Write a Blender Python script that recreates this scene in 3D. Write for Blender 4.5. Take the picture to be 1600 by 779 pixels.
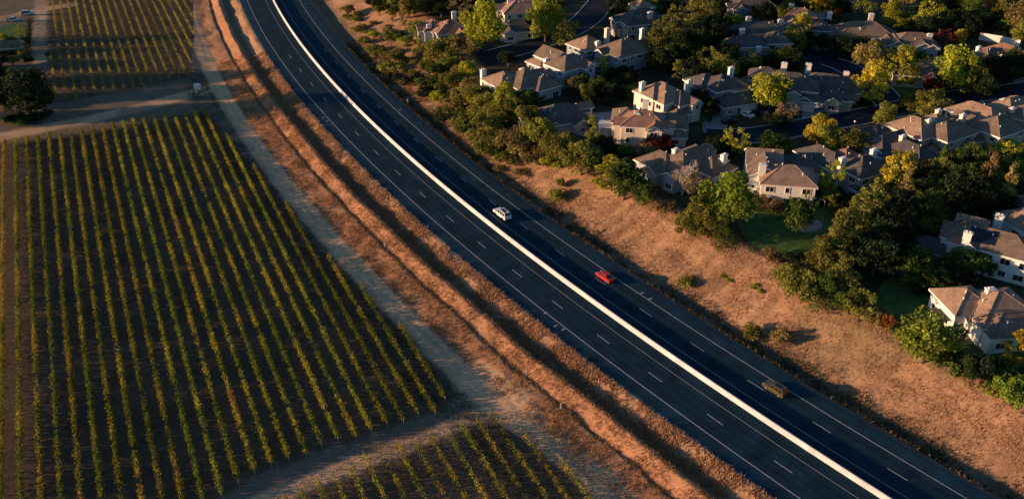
import bpy, bmesh, math, random
import numpy as np
from mathutils import Vector, Matrix

for o in list(bpy.data.objects):
    bpy.data.objects.remove(o)
SC = bpy.context.scene
COL = SC.collection
R = math.radians

# ------------------------------------------------------------------ camera, sky, sun, exposure
CAM_H, PITCH, FOV = 109.2, R(31.0), R(58.0)
cam_data = bpy.data.cameras.new("camera")
cam = bpy.data.objects.new("camera", cam_data)
COL.objects.link(cam)
cam.location = (0, 0, CAM_H)
cam.rotation_euler = (math.pi / 2 - PITCH, 0, 0)
cam_data.sensor_fit = 'HORIZONTAL'
cam_data.angle = FOV
cam_data.clip_start, cam_data.clip_end = 1.0, 6000.0
SC.camera = cam

SUN_EL, SUN_AZ = R(7.5), R(6.0)          # light travels to +x, a little to +y, down
world = bpy.data.worlds.new("World")
SC.world = world
world.use_nodes = True
wn = world.node_tree
bg = wn.nodes["Background"]
sky = wn.nodes.new("ShaderNodeTexSky")
sky.sky_type = 'NISHITA'
sky.sun_disc = False
sky.sun_elevation = SUN_EL
sky.sun_rotation = math.pi + (math.pi / 2 - SUN_AZ)
sky.altitude = 100
sky.air_density, sky.dust_density, sky.ozone_density = 1.2, 0.5, 4.0
wn.links.new(sky.outputs[0], bg.inputs[0])
bg.inputs[1].default_value = 0.095

sun_data = bpy.data.lights.new("sun", 'SUN')
sun_data.energy = 5.0
sun_data.angle = R(0.6)
sun_data.color = (1.0, 0.61, 0.35)
sun = bpy.data.objects.new("sun", sun_data)
COL.objects.link(sun)
sun_dir = Vector((math.cos(SUN_AZ) * math.cos(SUN_EL), math.sin(SUN_AZ) * math.cos(SUN_EL), -math.sin(SUN_EL)))
sun.rotation_euler = sun_dir.to_track_quat('-Z', 'Y').to_euler()
sun.location = (-200, 0, 120)

vs = SC.view_settings
vs.view_transform, vs.look = 'Standard', 'None'
vs.exposure, vs.gamma = 0.88, 1.0
vs.use_curve_mapping = False

# ------------------------------------------------------------------ helpers
W_PX, H_PX = 1600.0, 779.0
F_PX = W_PX / 2 / math.tan(FOV / 2)
CX, CY, R0 = 786.0, 703.2, 941.47           # the highway is one circular arc


def vnoise(x, y, seed=0):
    x = np.asarray(x, float); y = np.asarray(y, float)
    xi, yi = np.floor(x).astype(np.int64), np.floor(y).astype(np.int64)
    xf, yf = x - xi, y - yi
    u, v = xf * xf * (3 - 2 * xf), yf * yf * (3 - 2 * yf)

    def h(a, b):
        n = (a * 374761393 + b * 668265263 + seed * 1442695041) & 0x7fffffff
        n = ((n ^ (n >> 13)) * 1274126177) & 0x7fffffff
        n = n ^ (n >> 16)
        return (n & 0xffff) / 65535.0
    return (h(xi, yi) * (1 - u) + h(xi + 1, yi) * u) * (1 - v) + (h(xi, yi + 1) * (1 - u) + h(xi + 1, yi + 1) * u) * v


def fbm(x, y, seed=0, oct=4):
    t, a, s = 0, 0.5, 0
    for k in range(oct):
        t = t + a * vnoise(np.asarray(x) * 2 ** k, np.asarray(y) * 2 ** k, seed + k * 17)
        s += a; a *= 0.5
    return t / s


def smooth(a, b, x):
    t = np.clip((np.asarray(x, float) - a) / (b - a), 0, 1)
    return t * t * (3 - 2 * t)


PROF = np.array([(-2500, -6), (-600, -4.0), (-60, -2.7), (-36, -2.45), (-30.8, -2.3), (-25.4, -1.45), (-24.7, -1.75), (-24.1, -1.45),
                 (-21.4, -0.25), (-20.7, -0.45), (-19.2, -1.55), (-17.8, -1.6), (-14.4, -0.16), (-13.4, -0.06), (13.4, -0.06),
                 (14.4, -0.18), (16.0, -1.2), (17.4, -1.25), (20.0, -0.3), (26, 2.0), (31, 4.5), (35, 5.6), (44, 6.1), (120, 6.9), (300, 9),
                 (2500, 20)])


def dist(x, y):
    return R0 - np.hypot(np.asarray(x, float) - CX, np.asarray(y, float) - CY)


def terr(x, y):
    d = dist(x, y)
    k = 0.55 * smooth(225, 330, y)
    de = np.where(d > 15, 15 + (d - 15) / (1 + k * (1 - smooth(45, 90, d))), d)
    sw = smooth(-32, -28, d) * (1 - smooth(-16.5, -14.2, d))
    de = de + sw * ((fbm(np.asarray(x) * .07, np.asarray(y) * .07, 77, 3) - .5) * 1.5 + (fbm(np.asarray(x) * .35, np.asarray(y) * .35, 78, 2) - .5) * .6)
    z = np.interp(de, PROF[:, 0], PROF[:, 1])
    bank = smooth(-36, -29, d) * (1 - smooth(-14.6, -13.6, d)) + smooth(14.2, 15.2, d) * (1 - smooth(36, 44, de))
    z = z + bank * ((fbm(np.asarray(x) * .16, np.asarray(y) * .16, 3) - .5) * np.where(d > 0, .55, .8) + (fbm(np.asarray(x) * .7, np.asarray(y) * .7, 5, 3) - .5) * np.where(d > 0, .18, .30))
    fld = 1 - smooth(-38, -34, d)
    z = z + fld * (fbm(np.asarray(x) * .02, np.asarray(y) * .02, 9) - .5) * 0.6
    return z


SP, CP = math.sin(PITCH), math.cos(PITCH)


def ray(px, py):
    x, y = px - W_PX / 2, -(py - H_PX / 2)
    return np.array([x, y * SP + F_PX * CP, y * CP - F_PX * SP]) / F_PX


def at(px, py, h=0.0):
    """where the line of sight through a picture point meets the ground (or h metres above it)"""
    d = ray(px, py)
    t = np.linspace((CAM_H - 30) / -d[2], (CAM_H + 12) / -d[2], 900)
    X, Y, Z = d[0] * t, d[1] * t, CAM_H + d[2] * t
    f = Z - (terr(X, Y) + h)
    i = int(np.argmax(f < 0))
    if f[i] >= 0: i = len(t) - 1
    a = f[i - 1] / (f[i - 1] - f[i]) if f[i - 1] != f[i] else 0
    tt = t[i - 1] + (t[i] - t[i - 1]) * a
    return Vector((d[0] * tt, d[1] * tt, float(terr(d[0] * tt, d[1] * tt))))


def to_px(p):
    v = Vector(p) - Vector((0, 0, CAM_H))
    yy = v.y * SP + v.z * CP; zz = v.y * CP - v.z * SP
    return (W_PX / 2 + F_PX * v.x / zz, H_PX / 2 - F_PX * yy / zz)


def tag(o, label=None, cat=None, group=None, kind=None):
    if label: o["label"] = label
    if cat: o["category"] = cat
    if group: o["group"] = group
    if kind: o["kind"] = kind
    return o


def link(name, data, parent=None, loc=None, rz=None):
    o = bpy.data.objects.new(name, data)
    COL.objects.link(o)
    if parent: o.parent = parent
    if loc is not None: o.location = loc
    if rz is not None: o.rotation_euler = (0, 0, rz)
    return o


def mesh(name, verts, faces, mat=None, smooth_=False):
    m = bpy.data.meshes.new(name)
    m.from_pydata([tuple(map(float, v)) for v in verts], [], [tuple(f) for f in faces])
    if mat: m.materials.append(mat)
    if smooth_:
        m.polygons.foreach_set("use_smooth", [True] * len(m.polygons))
    m.update()
    return m


def np_mesh(name, verts, quads, col=None, mat=None, tri=False):
    n = 3 if tri else 4
    m = bpy.data.meshes.new(name)
    m.vertices.add(len(verts)); m.vertices.foreach_set("co", np.asarray(verts, np.float32).ravel())
    m.loops.add(len(quads) * n); m.loops.foreach_set("vertex_index", np.asarray(quads, np.int32).ravel())
    m.polygons.add(len(quads)); m.polygons.foreach_set("loop_start", np.arange(len(quads), dtype=np.int32) * n)
    m.polygons.foreach_set("loop_total", np.full(len(quads), n, np.int32))
    if col is not None:
        a = m.color_attributes.new("Col", 'FLOAT_COLOR', 'POINT')
        c = np.ones((len(verts), 4), np.float32); c[:, :3] = col
        a.data.foreach_set("color", c.ravel())
    if mat: m.materials.append(mat)
    m.update(calc_edges=True)
    return m


class MB:
    """collects boxes, prisms and tubes into one mesh"""
    def __init__(s): s.v, s.f = [], []

    def add(s, v, f):
        b = len(s.v); s.v += [tuple(p) for p in v]; s.f += [tuple(i + b for i in q) for q in f]

    def box(s, x0, x1, y0, y1, z0, z1):
        s.add([(x0, y0, z0), (x1, y0, z0), (x1, y1, z0), (x0, y1, z0), (x0, y0, z1), (x1, y0, z1), (x1, y1, z1), (x0, y1, z1)],
              [(0, 3, 2, 1), (4, 5, 6, 7), (0, 1, 5, 4), (1, 2, 6, 5), (2, 3, 7, 6), (3, 0, 4, 7)])

    def tube(s, a, b, r0, r1, n=6):
        a, b = Vector(a), Vector(b); w = (b - a)
        if w.length < 1e-6: return
        q = w.to_track_quat('Z', 'Y'); v = []
        for p, r in ((a, r0), (b, r1)):
            for k in range(n):
                v.append(p + q @ Vector((r * math.cos(2 * math.pi * k / n), r * math.sin(2 * math.pi * k / n), 0)))
        f = [(k, (k + 1) % n, n + (k + 1) % n, n + k) for k in range(n)] + [tuple(range(n - 1, -1, -1)), tuple(range(n, 2 * n))]
        s.add(v, f)

    def mesh(s, name, mat=None, sm=False): return mesh(name, s.v, s.f, mat, sm)


# ------------------------------------------------------------------ materials
MATS = {}


def nodes_of(name, rough=0.8, spec=0.3):
    m = bpy.data.materials.new(name); m.use_nodes = True
    nt = m.node_tree; b = nt.nodes["Principled BSDF"]
    b.inputs["Roughness"].default_value = rough
    b.inputs["Specular IOR Level"].default_value = spec
    return m, nt, b


def mat(name, col, rough=0.8, var=0.15, scale=3.0, bump=0.0, bscale=None, metal=0.0, spec=0.3, coat=0.0):
    if name in MATS: return MATS[name]
    m, nt, b = nodes_of(name, rough, spec)
    b.inputs["Metallic"].default_value = metal
    b.inputs["Coat Weight"].default_value = coat
    tc = nt.nodes.new("ShaderNodeTexCoord")
    nz = nt.nodes.new("ShaderNodeTexNoise"); nz.inputs["Scale"].default_value = scale; nz.inputs["Detail"].default_value = 5
    nt.links.new(tc.outputs["Object"], nz.inputs["Vector"])
    rp = nt.nodes.new("ShaderNodeValToRGB")
    lo, hi = [c * (1 - var) for c in col], [min(1, c * (1 + var)) for c in col]
    rp.color_ramp.elements[0].color = (*lo, 1); rp.color_ramp.elements[1].color = (*hi, 1)
    rp.color_ramp.elements[0].position, rp.color_ramp.elements[1].position = .3, .7
    nt.links.new(nz.outputs["Fac"], rp.inputs[0]); nt.links.new(rp.outputs[0], b.inputs["Base Color"])
    if bump:
        n2 = nt.nodes.new("ShaderNodeTexNoise"); n2.inputs["Scale"].default_value = bscale or scale * 4; n2.inputs["Detail"].default_value = 4
        nt.links.new(tc.outputs["Object"], n2.inputs["Vector"])
        bp = nt.nodes.new("ShaderNodeBump"); bp.inputs["Strength"].default_value = bump; bp.inputs["Distance"].default_value = 0.1
        nt.links.new(n2.outputs["Fac"], bp.inputs["Height"]); nt.links.new(bp.outputs[0], b.inputs["Normal"])
    MATS[name] = m
    return m


def leaf_mat(name, col, trans=0.35):
    """foliage: colour attribute times tint, a share of the light passes through the leaf"""
    if name in MATS: return MATS[name]
    m, nt, b = nodes_of(name, 0.75, 0.15)
    at_ = nt.nodes.new("ShaderNodeAttribute"); at_.attribute_name = "Col"
    oi = nt.nodes.new("ShaderNodeObjectInfo")
    hs = nt.nodes.new("ShaderNodeHueSaturation")
    mr = nt.nodes.new("ShaderNodeMapRange"); mr.inputs[3].default_value = 0.488; mr.inputs[4].default_value = 0.512
    mv = nt.nodes.new("ShaderNodeMapRange"); mv.inputs[3].default_value = 0.75; mv.inputs[4].default_value = 1.2
    mx = nt.nodes.new("ShaderNodeMix"); mx.data_type = 'RGBA'; mx.blend_type = 'MULTIPLY'; mx.inputs[0].default_value = 1
    mx.inputs[6].default_value = (*col, 1)
    nt.links.new(at_.outputs["Color"], mx.inputs[7])
    nt.links.new(oi.outputs["Random"], mr.inputs[0]); nt.links.new(oi.outputs["Random"], mv.inputs[0])
    nt.links.new(mr.outputs[0], hs.inputs["Hue"]); nt.links.new(mv.outputs[0], hs.inputs["Value"])
    nt.links.new(mx.outputs[2], hs.inputs["Color"]); nt.links.new(hs.outputs[0], b.inputs["Base Color"])
    tr = nt.nodes.new("ShaderNodeBsdfTranslucent"); nt.links.new(hs.outputs[0], tr.inputs["Color"])
    ms = nt.nodes.new("ShaderNodeMixShader"); ms.inputs[0].default_value = trans
    nt.links.new(b.outputs[0], ms.inputs[1]); nt.links.new(tr.outputs[0], ms.inputs[2])
    nt.links.new(ms.outputs[0], nt.nodes["Material Output"].inputs[0])
    MATS[name] = m
    return m


def ground_mat():
    m, nt, b = nodes_of("earth_and_dry_grass", 0.95, 0.1)
    at_ = nt.nodes.new("ShaderNodeAttribute"); at_.attribute_name = "Col"
    tc = nt.nodes.new("ShaderNodeTexCoord")
    n1 = nt.nodes.new("ShaderNodeTexNoise"); n1.inputs["Scale"].default_value = 1.3; n1.inputs["Detail"].default_value = 8; n1.inputs["Roughness"].default_value = .7
    n2 = nt.nodes.new("ShaderNodeTexNoise"); n2.inputs["Scale"].default_value = 0.12; n2.inputs["Detail"].default_value = 5
    nt.links.new(tc.outputs["Object"], n1.inputs["Vector"]); nt.links.new(tc.outputs["Object"], n2.inputs["Vector"])
    a = nt.nodes.new("ShaderNodeMapRange"); a.inputs[1].default_value = .3; a.inputs[2].default_value = .7; a.inputs[3].default_value = .74; a.inputs[4].default_value = 1.24
    c = nt.nodes.new("ShaderNodeMapRange"); c.inputs[1].default_value = .3; c.inputs[2].default_value = .7; c.inputs[3].default_value = .82; c.inputs[4].default_value = 1.15
    nt.links.new(n1.outputs["Fac"], a.inputs[0]); nt.links.new(n2.outputs["Fac"], c.inputs[0])
    mu = nt.nodes.new("ShaderNodeMath"); mu.operation = 'MULTIPLY'
    nt.links.new(a.outputs[0], mu.inputs[0]); nt.links.new(c.outputs[0], mu.inputs[1])
    vm = nt.nodes.new("ShaderNodeVectorMath"); vm.operation = 'SCALE'
    nt.links.new(at_.outputs["Color"], vm.inputs[0]); nt.links.new(mu.outputs[0], vm.inputs["Scale"])
    nt.links.new(vm.outputs[0], b.inputs["Base Color"])
    bp = nt.nodes.new("ShaderNodeBump"); bp.inputs["Strength"].default_value = .55; bp.inputs["Distance"].default_value = .12
    nt.links.new(n1.outputs["Fac"], bp.inputs["Height"]); nt.links.new(bp.outputs[0], b.inputs["Normal"])
    return m


def asphalt_mat(name, base, wear=True):
    m, nt, b = nodes_of(name, 0.9, 0.10)
    tc = nt.nodes.new("ShaderNodeTexCoord")
    at_ = nt.nodes.new("ShaderNodeAttribute"); at_.attribute_name = "Col"
    n1 = nt.nodes.new("ShaderNodeTexNoise"); n1.inputs["Scale"].default_value = .25; n1.inputs["Detail"].default_value = 8
    n2 = nt.nodes.new("ShaderNodeTexNoise"); n2.inputs["Scale"].default_value = 9; n2.inputs["Detail"].default_value = 3
    for n in (n1, n2): nt.links.new(tc.outputs["Object"], n.inputs["Vector"])
    a = nt.nodes.new("ShaderNodeMapRange"); a.inputs[1].default_value = .3; a.inputs[2].default_value = .7; a.inputs[3].default_value = .68; a.inputs[4].default_value = 1.4
    c = nt.nodes.new("ShaderNodeMapRange"); c.inputs[1].default_value = .3; c.inputs[2].default_value = .7; c.inputs[3].default_value = .85; c.inputs[4].default_value = 1.15
    nt.links.new(n1.outputs["Fac"], a.inputs[0]); nt.links.new(n2.outputs["Fac"], c.inputs[0])
    mu = nt.nodes.new("ShaderNodeMath"); mu.operation = 'MULTIPLY'
    nt.links.new(a.outputs[0], mu.inputs[0]); nt.links.new(c.outputs[0], mu.inputs[1])
    vm = nt.nodes.new("ShaderNodeVectorMath"); vm.operation = 'SCALE'
    if wear: nt.links.new(at_.outputs["Color"], vm.inputs[0])
    else: vm.inputs[0].default_value = base
    nt.links.new(mu.outputs[0], vm.inputs["Scale"]); nt.links.new(vm.outputs[0], b.inputs["Base Color"])
    bp = nt.nodes.new("ShaderNodeBump"); bp.inputs["Strength"].default_value = .25; bp.inputs["Distance"].default_value = .02
    nt.links.new(n2.outputs["Fac"], bp.inputs["Height"]); nt.links.new(bp.outputs[0], b.inputs["Normal"])
    return m


def roof_mat(name, col):
    """shingle courses run level on every slope: fine lines by height, mottled tabs, relief"""
    if name in MATS: return MATS[name]
    m, nt, b = nodes_of(name, 0.9, 0.15)
    tc = nt.nodes.new("ShaderNodeTexCoord")
    mp = nt.nodes.new("ShaderNodeMapping"); mp.inputs["Scale"].default_value = (2.2, 2.2, 7)
    nt.links.new(tc.outputs["Object"], mp.inputs[0])
    vo = nt.nodes.new("ShaderNodeTexVoronoi"); vo.inputs["Scale"].default_value = 1.2
    nt.links.new(mp.outputs[0], vo.inputs["Vector"])
    nz = nt.nodes.new("ShaderNodeTexNoise"); nz.inputs["Scale"].default_value = .5; nz.inputs["Detail"].default_value = 6
    nt.links.new(tc.outputs["Object"], nz.inputs["Vector"])
    sep = nt.nodes.new("ShaderNodeSeparateXYZ"); nt.links.new(tc.outputs["Object"], sep.inputs[0])
    fr = nt.nodes.new("ShaderNodeMath"); fr.operation = 'FRACT'
    ml = nt.nodes.new("ShaderNodeMath"); ml.operation = 'MULTIPLY'; ml.inputs[1].default_value = 5.0
    nt.links.new(sep.outputs[2], ml.inputs[0]); nt.links.new(ml.outputs[0], fr.inputs[0])
    sx = nt.nodes.new("ShaderNodeSeparateColor"); nt.links.new(vo.outputs["Color"], sx.inputs[0])
    a = nt.nodes.new("ShaderNodeMapRange"); a.inputs[3].default_value = .8; a.inputs[4].default_value = 1.2
    nt.links.new(sx.outputs[0], a.inputs[0])
    c = nt.nodes.new("ShaderNodeMapRange"); c.inputs[1].default_value = .3; c.inputs[2].default_value = .7; c.inputs[3].default_value = .75; c.inputs[4].default_value = 1.2
    nt.links.new(nz.outputs["Fac"], c.inputs[0])
    mu = nt.nodes.new("ShaderNodeMath"); mu.operation = 'MULTIPLY'
    nt.links.new(a.outputs[0], mu.inputs[0]); nt.links.new(c.outputs[0], mu.inputs[1])
    vm = nt.nodes.new("ShaderNodeVectorMath"); vm.operation = 'SCALE'; vm.inputs[0].default_value = col
    nt.links.new(mu.outputs[0], vm.inputs["Scale"]); nt.links.new(vm.outputs[0], b.inputs["Base Color"])
    bp = nt.nodes.new("ShaderNodeBump"); bp.inputs["Strength"].default_value = .35; bp.inputs["Distance"].default_value = .04; bp.invert = True
    nt.links.new(fr.outputs[0], bp.inputs["Height"]); nt.links.new(bp.outputs[0], b.inputs["Normal"])
    MATS[name] = m
    return m


GROUND = ground_mat()
ASPHALT = asphalt_mat("highway_asphalt", None)
STREET = asphalt_mat("street_asphalt", (.016, .022, .034), False)
CONCRETE = mat("concrete", (.42, .40, .37), .85, .12, 2, .2)
BARRIER = mat("barrier_concrete", (.48, .49, .51), .8, .2, .35, .15, 6)
PAINT_W = mat("road_paint_white", (.40, .42, .43), .7, .25, 2)
PAINT_Y = mat("road_paint_yellow", (.24, .245, .22), .7, .25, 2)
TRIM = mat("white_trim", (.72, .71, .68), .6, .05, 3)
GLASS = mat("window_glass", (.015, .018, .022), .12, .2, 2, spec=.6)
BARK = mat("bark", (.10, .075, .055), .95, .3, 5, .4)
PALE_BARK = mat("pale_bark", (.48, .42, .35), .9, .2, 6, .3)
POST = mat("weathered_post", (.30, .27, .24), .9, .2, 8)
DARK_METAL = mat("dark_metal", (.03, .03, .032), .5, .1, 4)
GARAGE = mat("garage_panel", (.58, .57, .54), .6, .06, 2)
LAWN = mat("lawn_grass", (.045, .105, .022), .95, .35, .6, .6, 12)
PATIO = mat("patio_paving", (.26, .23, .21), .85, .2, 1.2, .2)
DRIVE = mat("driveway_concrete", (.24, .23, .22), .85, .12, .8, .2)

# ------------------------------------------------------------------ polygons seen in the picture, on the ground


def world_poly(pts): return [at(*p) for p in pts]


def inside(poly, x, y):
    x = np.asarray(x, float); y = np.asarray(y, float); r = np.zeros(x.shape, bool)
    n = len(poly)
    for i in range(n):
        a, b = poly[i], poly[(i + 1) % n]
        if a[1] == b[1]: continue
        c = ((a[1] > y) != (b[1] > y)) & (x < (b[0] - a[0]) * (y - a[1]) / (b[1] - a[1]) + a[0])
        r ^= c
    return r


def seg_dist(line, x, y):
    best = np.full(np.shape(x), 1e9)
    for a, b in zip(line[:-1], line[1:]):
        ax, ay, bx, by = a[0], a[1], b[0], b[1]
        L = (bx - ax) ** 2 + (by - ay) ** 2
        t = np.clip(((x - ax) * (bx - ax) + (y - ay) * (by - ay)) / L, 0, 1)
        best = np.minimum(best, np.hypot(x - ax - t * (bx - ax), y - ay - t * (by - ay)))
    return best


BIG = world_poly([(-120, 262), (0, 226), (110, 210), (230, 188), (322, 176), (372, 236), (430, 300), (500, 392), (565, 452), (640, 530), (714, 622),
                  (672, 650), (570, 682), (480, 714), (385, 750), (310, 800), (240, 900), (-160, 900)])
UPPER = world_poly([(74, 165), (200, 142), (296, 121), (304, 60), (300, -14), (78, -14)])
LOWER = world_poly([(395, 800), (500, 755), (600, 708), (700, 676), (775, 655), (830, 690), (900, 740), (960, 800), (980, 830), (390, 830)])
TRACKS = [(world_poly([(-120, 245), (0, 214), (110, 193), (230, 166), (338, 136)]), 3.6),
          (world_poly([(800, 618), (740, 652), (640, 694), (520, 738), (400, 790), (300, 840)]), 1.9),
          (world_poly([(62, 96), (60, 60), (64, 0), (70, -20)]), 2.6),
          (world_poly([(-40, 36), (20, 26), (70, 14), (110, 8)]), 3.4),
          (world_poly([(770, 610), (862, 690), (960, 775), (1010, 820)]), 3.0),
          (world_poly([(738, 588), (768, 612), (790, 628)]), 4.6)]

# ------------------------------------------------------------------ ground sheet
GA, GB = np.array([.40, .24, .135]), np.array([.30, .172, .097])
ORANGE = np.array([.42, .215, .115])
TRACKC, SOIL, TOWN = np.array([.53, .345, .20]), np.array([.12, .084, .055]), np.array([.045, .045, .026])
GRAVEL, DITCH = np.array([.15, .125, .10]), np.array([.12, .095, .065])


def ground_colour(x, y):
    d = dist(x, y)
    n = fbm(x * .22, y * .22, 21); n2 = fbm(x * .06, y * .06, 31); nf = fbm(x * .9, y * .9, 41, 3)
    wob = (n - .5) * 3.0
    c = np.repeat((GA * .55 + GB * .45)[None], len(x), 0)

    def put(w, col):
        nonlocal c
        c = c * (1 - w[:, None]) + np.asarray(col) * w[:, None]
    # left verge, from road to track
    w = (d < -13)
    put(w * 1.0 * smooth(.3, .7, n), GA)
    put(w * (1 - smooth(-20.9, -20.2, -np.abs(d + 22.9) - 18.0 + wob * .2)) * 0, ORANGE)
    put(smooth(-25.2, -24.4, d + wob * .15) * (1 - smooth(-21.2, -20.4, d)), ORANGE)
    put(smooth(-25.3, -24.9, d) * (1 - smooth(-24.5, -24.2, d)) * .7, DITCH * .7)
    put(smooth(-20.6, -19.8, d) * (1 - smooth(-17.8, -16.8, d + wob * .4)) * .75, DITCH)
    put(smooth(-31, -29.5, d + wob * .5) * (1 - smooth(-26, -25, d)) * (.55 + .45 * smooth(.4, .6, n)), (ORANGE * .85))
    # field side
    put(1 - smooth(-31.2, -30.4, d + wob * .25), np.array([.17, .135, .10]))
    tr = smooth(-36.6, -35.2, d + wob * .3) * (1 - smooth(-31.4, -30.6, d + wob * .25))
    put(tr, TRACKC)
    rut = (np.exp(-((d + 32.1) / .35) ** 2) + np.exp(-((d + 34.0) / .35) ** 2))
    put(np.clip(rut, 0, 1) * .7 * tr, TRACKC * 1.3)
    for poly, col in ((BIG, SOIL), (UPPER, SOIL), (LOWER, SOIL * 1.15)):
        put(inside(poly, x + wob * .4, y + (n2 - .5) * 3) * 1.0, col)
    for line, hw in TRACKS:
        ds = seg_dist(line, x, y) + wob * .35
        put(1 - smooth(hw * .8, hw * 1.15, ds), TRACKC * (1.0))
        put(np.exp(-((ds - hw * .4) / .35) ** 2) * .7, TRACKC * 1.3)
    far = (d < -38) & ~inside(BIG, x, y) & ~inside(UPPER, x, y) & ~inside(LOWER, x, y)
    put(far * smooth(.48, .62, n2) * .6, SOIL * 1.6)
    # right side
    k = 0.55 * smooth(225, 330, y)
    de = np.where(d > 15, 15 + (d - 15) / (1 + k * (1 - smooth(45, 90, d))), d)
    right = d > 0
    er = fbm((x * .8 + y * .6) * .05, (x * -.6 + y * .8) * .42, 91, 4)
    put(right * smooth(.35, .65, n) * .8, GA)
    put(right * smooth(.5, .75, n2) * .35, ORANGE)
    put(right * smooth(.52, .66, er) * .55, GB * .62)
    put(right * smooth(.60, .72, fbm(x * .05, y * .05, 95)) * .5, np.array([.17, .145, .075]))
    put(right * smooth(13, 13.6, d) * (1 - smooth(14.6, 15.8, d + wob * .3)), GRAVEL)
    put(right * smooth(15, 16, d) * (1 - smooth(18, 20.5, de + wob * .5)) * .8, DITCH)
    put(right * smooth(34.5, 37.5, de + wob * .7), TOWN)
    c *= (0.88 + .24 * nf)[:, None]
    return c


def build_ground():
    s = np.concatenate([np.linspace(-2600, -340, 24), np.linspace(-320, 330, 650), np.linspace(350, 2600, 24)])
    d = np.concatenate([np.linspace(-2400, -160, 24), np.linspace(-150, -39, 90), np.linspace(-38, -13.6, 62), np.linspace(-13.0, 13.0, 6), np.linspace(13.6, 46, 66),
                        np.linspace(47.5, 300, 120), np.linspace(320, 900, 16)])
    # angle 0 points from the arc's centre to the middle of the view
    a0 = math.atan2(195 - CY, 0 - CX)
    S, D = np.meshgrid(s, d, indexing='ij')
    ang = a0 + S / R0
    X = CX + (R0 - D) * np.cos(ang); Y = CY + (R0 - D) * np.sin(ang)
    x, y = X.ravel(), Y.ravel()
    z = terr(x, y)
    ns, nd = S.shape
    i = np.arange((ns - 1) * (nd - 1)); r, q = i // (nd - 1), i % (nd - 1)
    a = r * nd + q
    quads = np.stack([a, a + 1, a + nd + 1, a + nd], 1)
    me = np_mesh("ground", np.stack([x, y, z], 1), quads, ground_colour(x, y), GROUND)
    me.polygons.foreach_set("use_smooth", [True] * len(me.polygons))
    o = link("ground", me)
    tag(o, "dry grass banks, vineyard soil and dirt tracks around the highway", "ground", kind="structure")
    # make faces look upward
    if me.polygons[0].normal.z < 0: me.flip_normals()


# S limited so the arc never wraps onto itself
build_ground()

# ------------------------------------------------------------------ highway
A0 = math.atan2(195 - CY, 0 - CX)


def arc_pt(s, d, z=0.0):
    a = A0 + s / R0
    return (CX + (R0 - d) * math.cos(a), CY + (R0 - d) * math.sin(a), z)


def arc_s(p): return (math.atan2(p[1] - CY, p[0] - CX) - A0 + (0)) % (2 * math.pi)


def s_of(p):
    a = math.atan2(p[1] - CY, p[0] - CX) - A0
    a = (a + math.pi) % (2 * math.pi) - math.pi
    return a * R0


def ribbon(name, ds, zs, s0, s1, step, mat_, parent=None, cols=None):
    ss = np.arange(s0, s1 + step * .5, step)
    v, c = [], []
    for s in ss:
        for k, (d, z) in enumerate(zip(ds, zs)):
            v.append(arc_pt(s, d, z))
            if cols is not None: c.append(cols(s, d))
    n = len(ds)
    q = []
    for i in range(len(ss) - 1):
        for k in range(n - 1):
            a = i * n + k
            q.append((a, a + n, a + n + 1, a + 1))
    me = np_mesh(name, np.array(v), np.array(q), np.array(c) if cols is not None else None, mat_)
    if me.polygons[0].normal.z < 0 and abs(me.polygons[0].normal.z) > .3: me.flip_normals()
    return link(name, me, parent)


S0, S1 = -420.0, 420.0


def road_col(s, d):
    ad = abs(d)
    base = np.array([.0075, .0270, .0430])
    # tyre-polished tracks and oil-dark lane centres, paler shoulders
    lane = (ad - 3.0) % 3.66
    t = math.exp(-((lane - 1.0) / .35) ** 2) + math.exp(-((lane - 2.65) / .35) ** 2)
    k = 1.0 + .30 * t - .12 * math.exp(-((lane - 1.83) / .4) ** 2)
    if ad > 10.4: return np.array([.011, .038, .060]) * (1 if ad < 12.9 else 1.6)
    return base * k


dd = sorted(set([-13.4, -13.2, -12.8, -10.5, 0.0, 13.4, 13.2, 12.8, 10.5] + [round(-10.3 + .3 * k, 2) for k in range(25)] + [round(3.0 + .3 * k, 2) for k in range(25)]))
highway = ribbon("highway", dd, [0.02 if abs(d) < 13.3 else -.05 for d in dd], S0, S1, 3.0, ASPHALT, None, road_col)
tag(highway, "dark asphalt dual carriageway curving between vineyard and hillside houses", "highway", kind="structure")
for d, m_, nm in ((-10.25, PAINT_W, "edge_line"), (-3.05, PAINT_Y, "edge_line"), (3.05, PAINT_Y, "edge_line"), (10.15, PAINT_W, "edge_line")):
    ribbon(nm, [d - .09, d + .09], [.026, .026], S0, S1, 4.0, m_, highway)
LANE_L = [at(x, y) for x, y in ((622.2, 270.1), (661, 305.3))]
for dl, s_ref in ((-6.54, s_of(LANE_L[0])), (6.54, s_of(at(*((818.0, 354.0)))))):
    k0 = int((S0 - s_ref) // 14.63)
    for k in range(k0, k0 + 58):
        s = s_ref + k * 14.63
        if s < -150 or s > 235: continue
        ribbon("lane_dash", [dl - .09, dl + .09], [.026, .026], s - 1.85, s + 1.85, 1.85, PAINT_W, highway)
# the painted enforcement marks on both shoulders
for px, py in ((505, 184), (511, 190), (625, 172), (868, 509), (880, 515), (852, 489), (1003, 458), (1016, 467)):
    p = at(px, py); s, d = s_of(p), float(dist(p.x, p.y))
    ribbon("shoulder_mark", [d - .45, d + .45], [.027, .027], s - .16, s + .16, .32, PAINT_W, highway)

prof = [(-.36, 0.021), (-.36, .12), (-.22, .36), (-.14, 1.0), (.14, 1.0), (.22, .36), (.36, .12), (.36, .021)]
barrier = ribbon("median_barrier", [p[0] for p in prof], [p[1] for p in prof], S0, S1, 3.0, BARRIER)
tag(barrier, "pale concrete median barrier running the length of the dark highway", "barrier")

# ------------------------------------------------------------------ streets, drives, lawns


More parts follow.
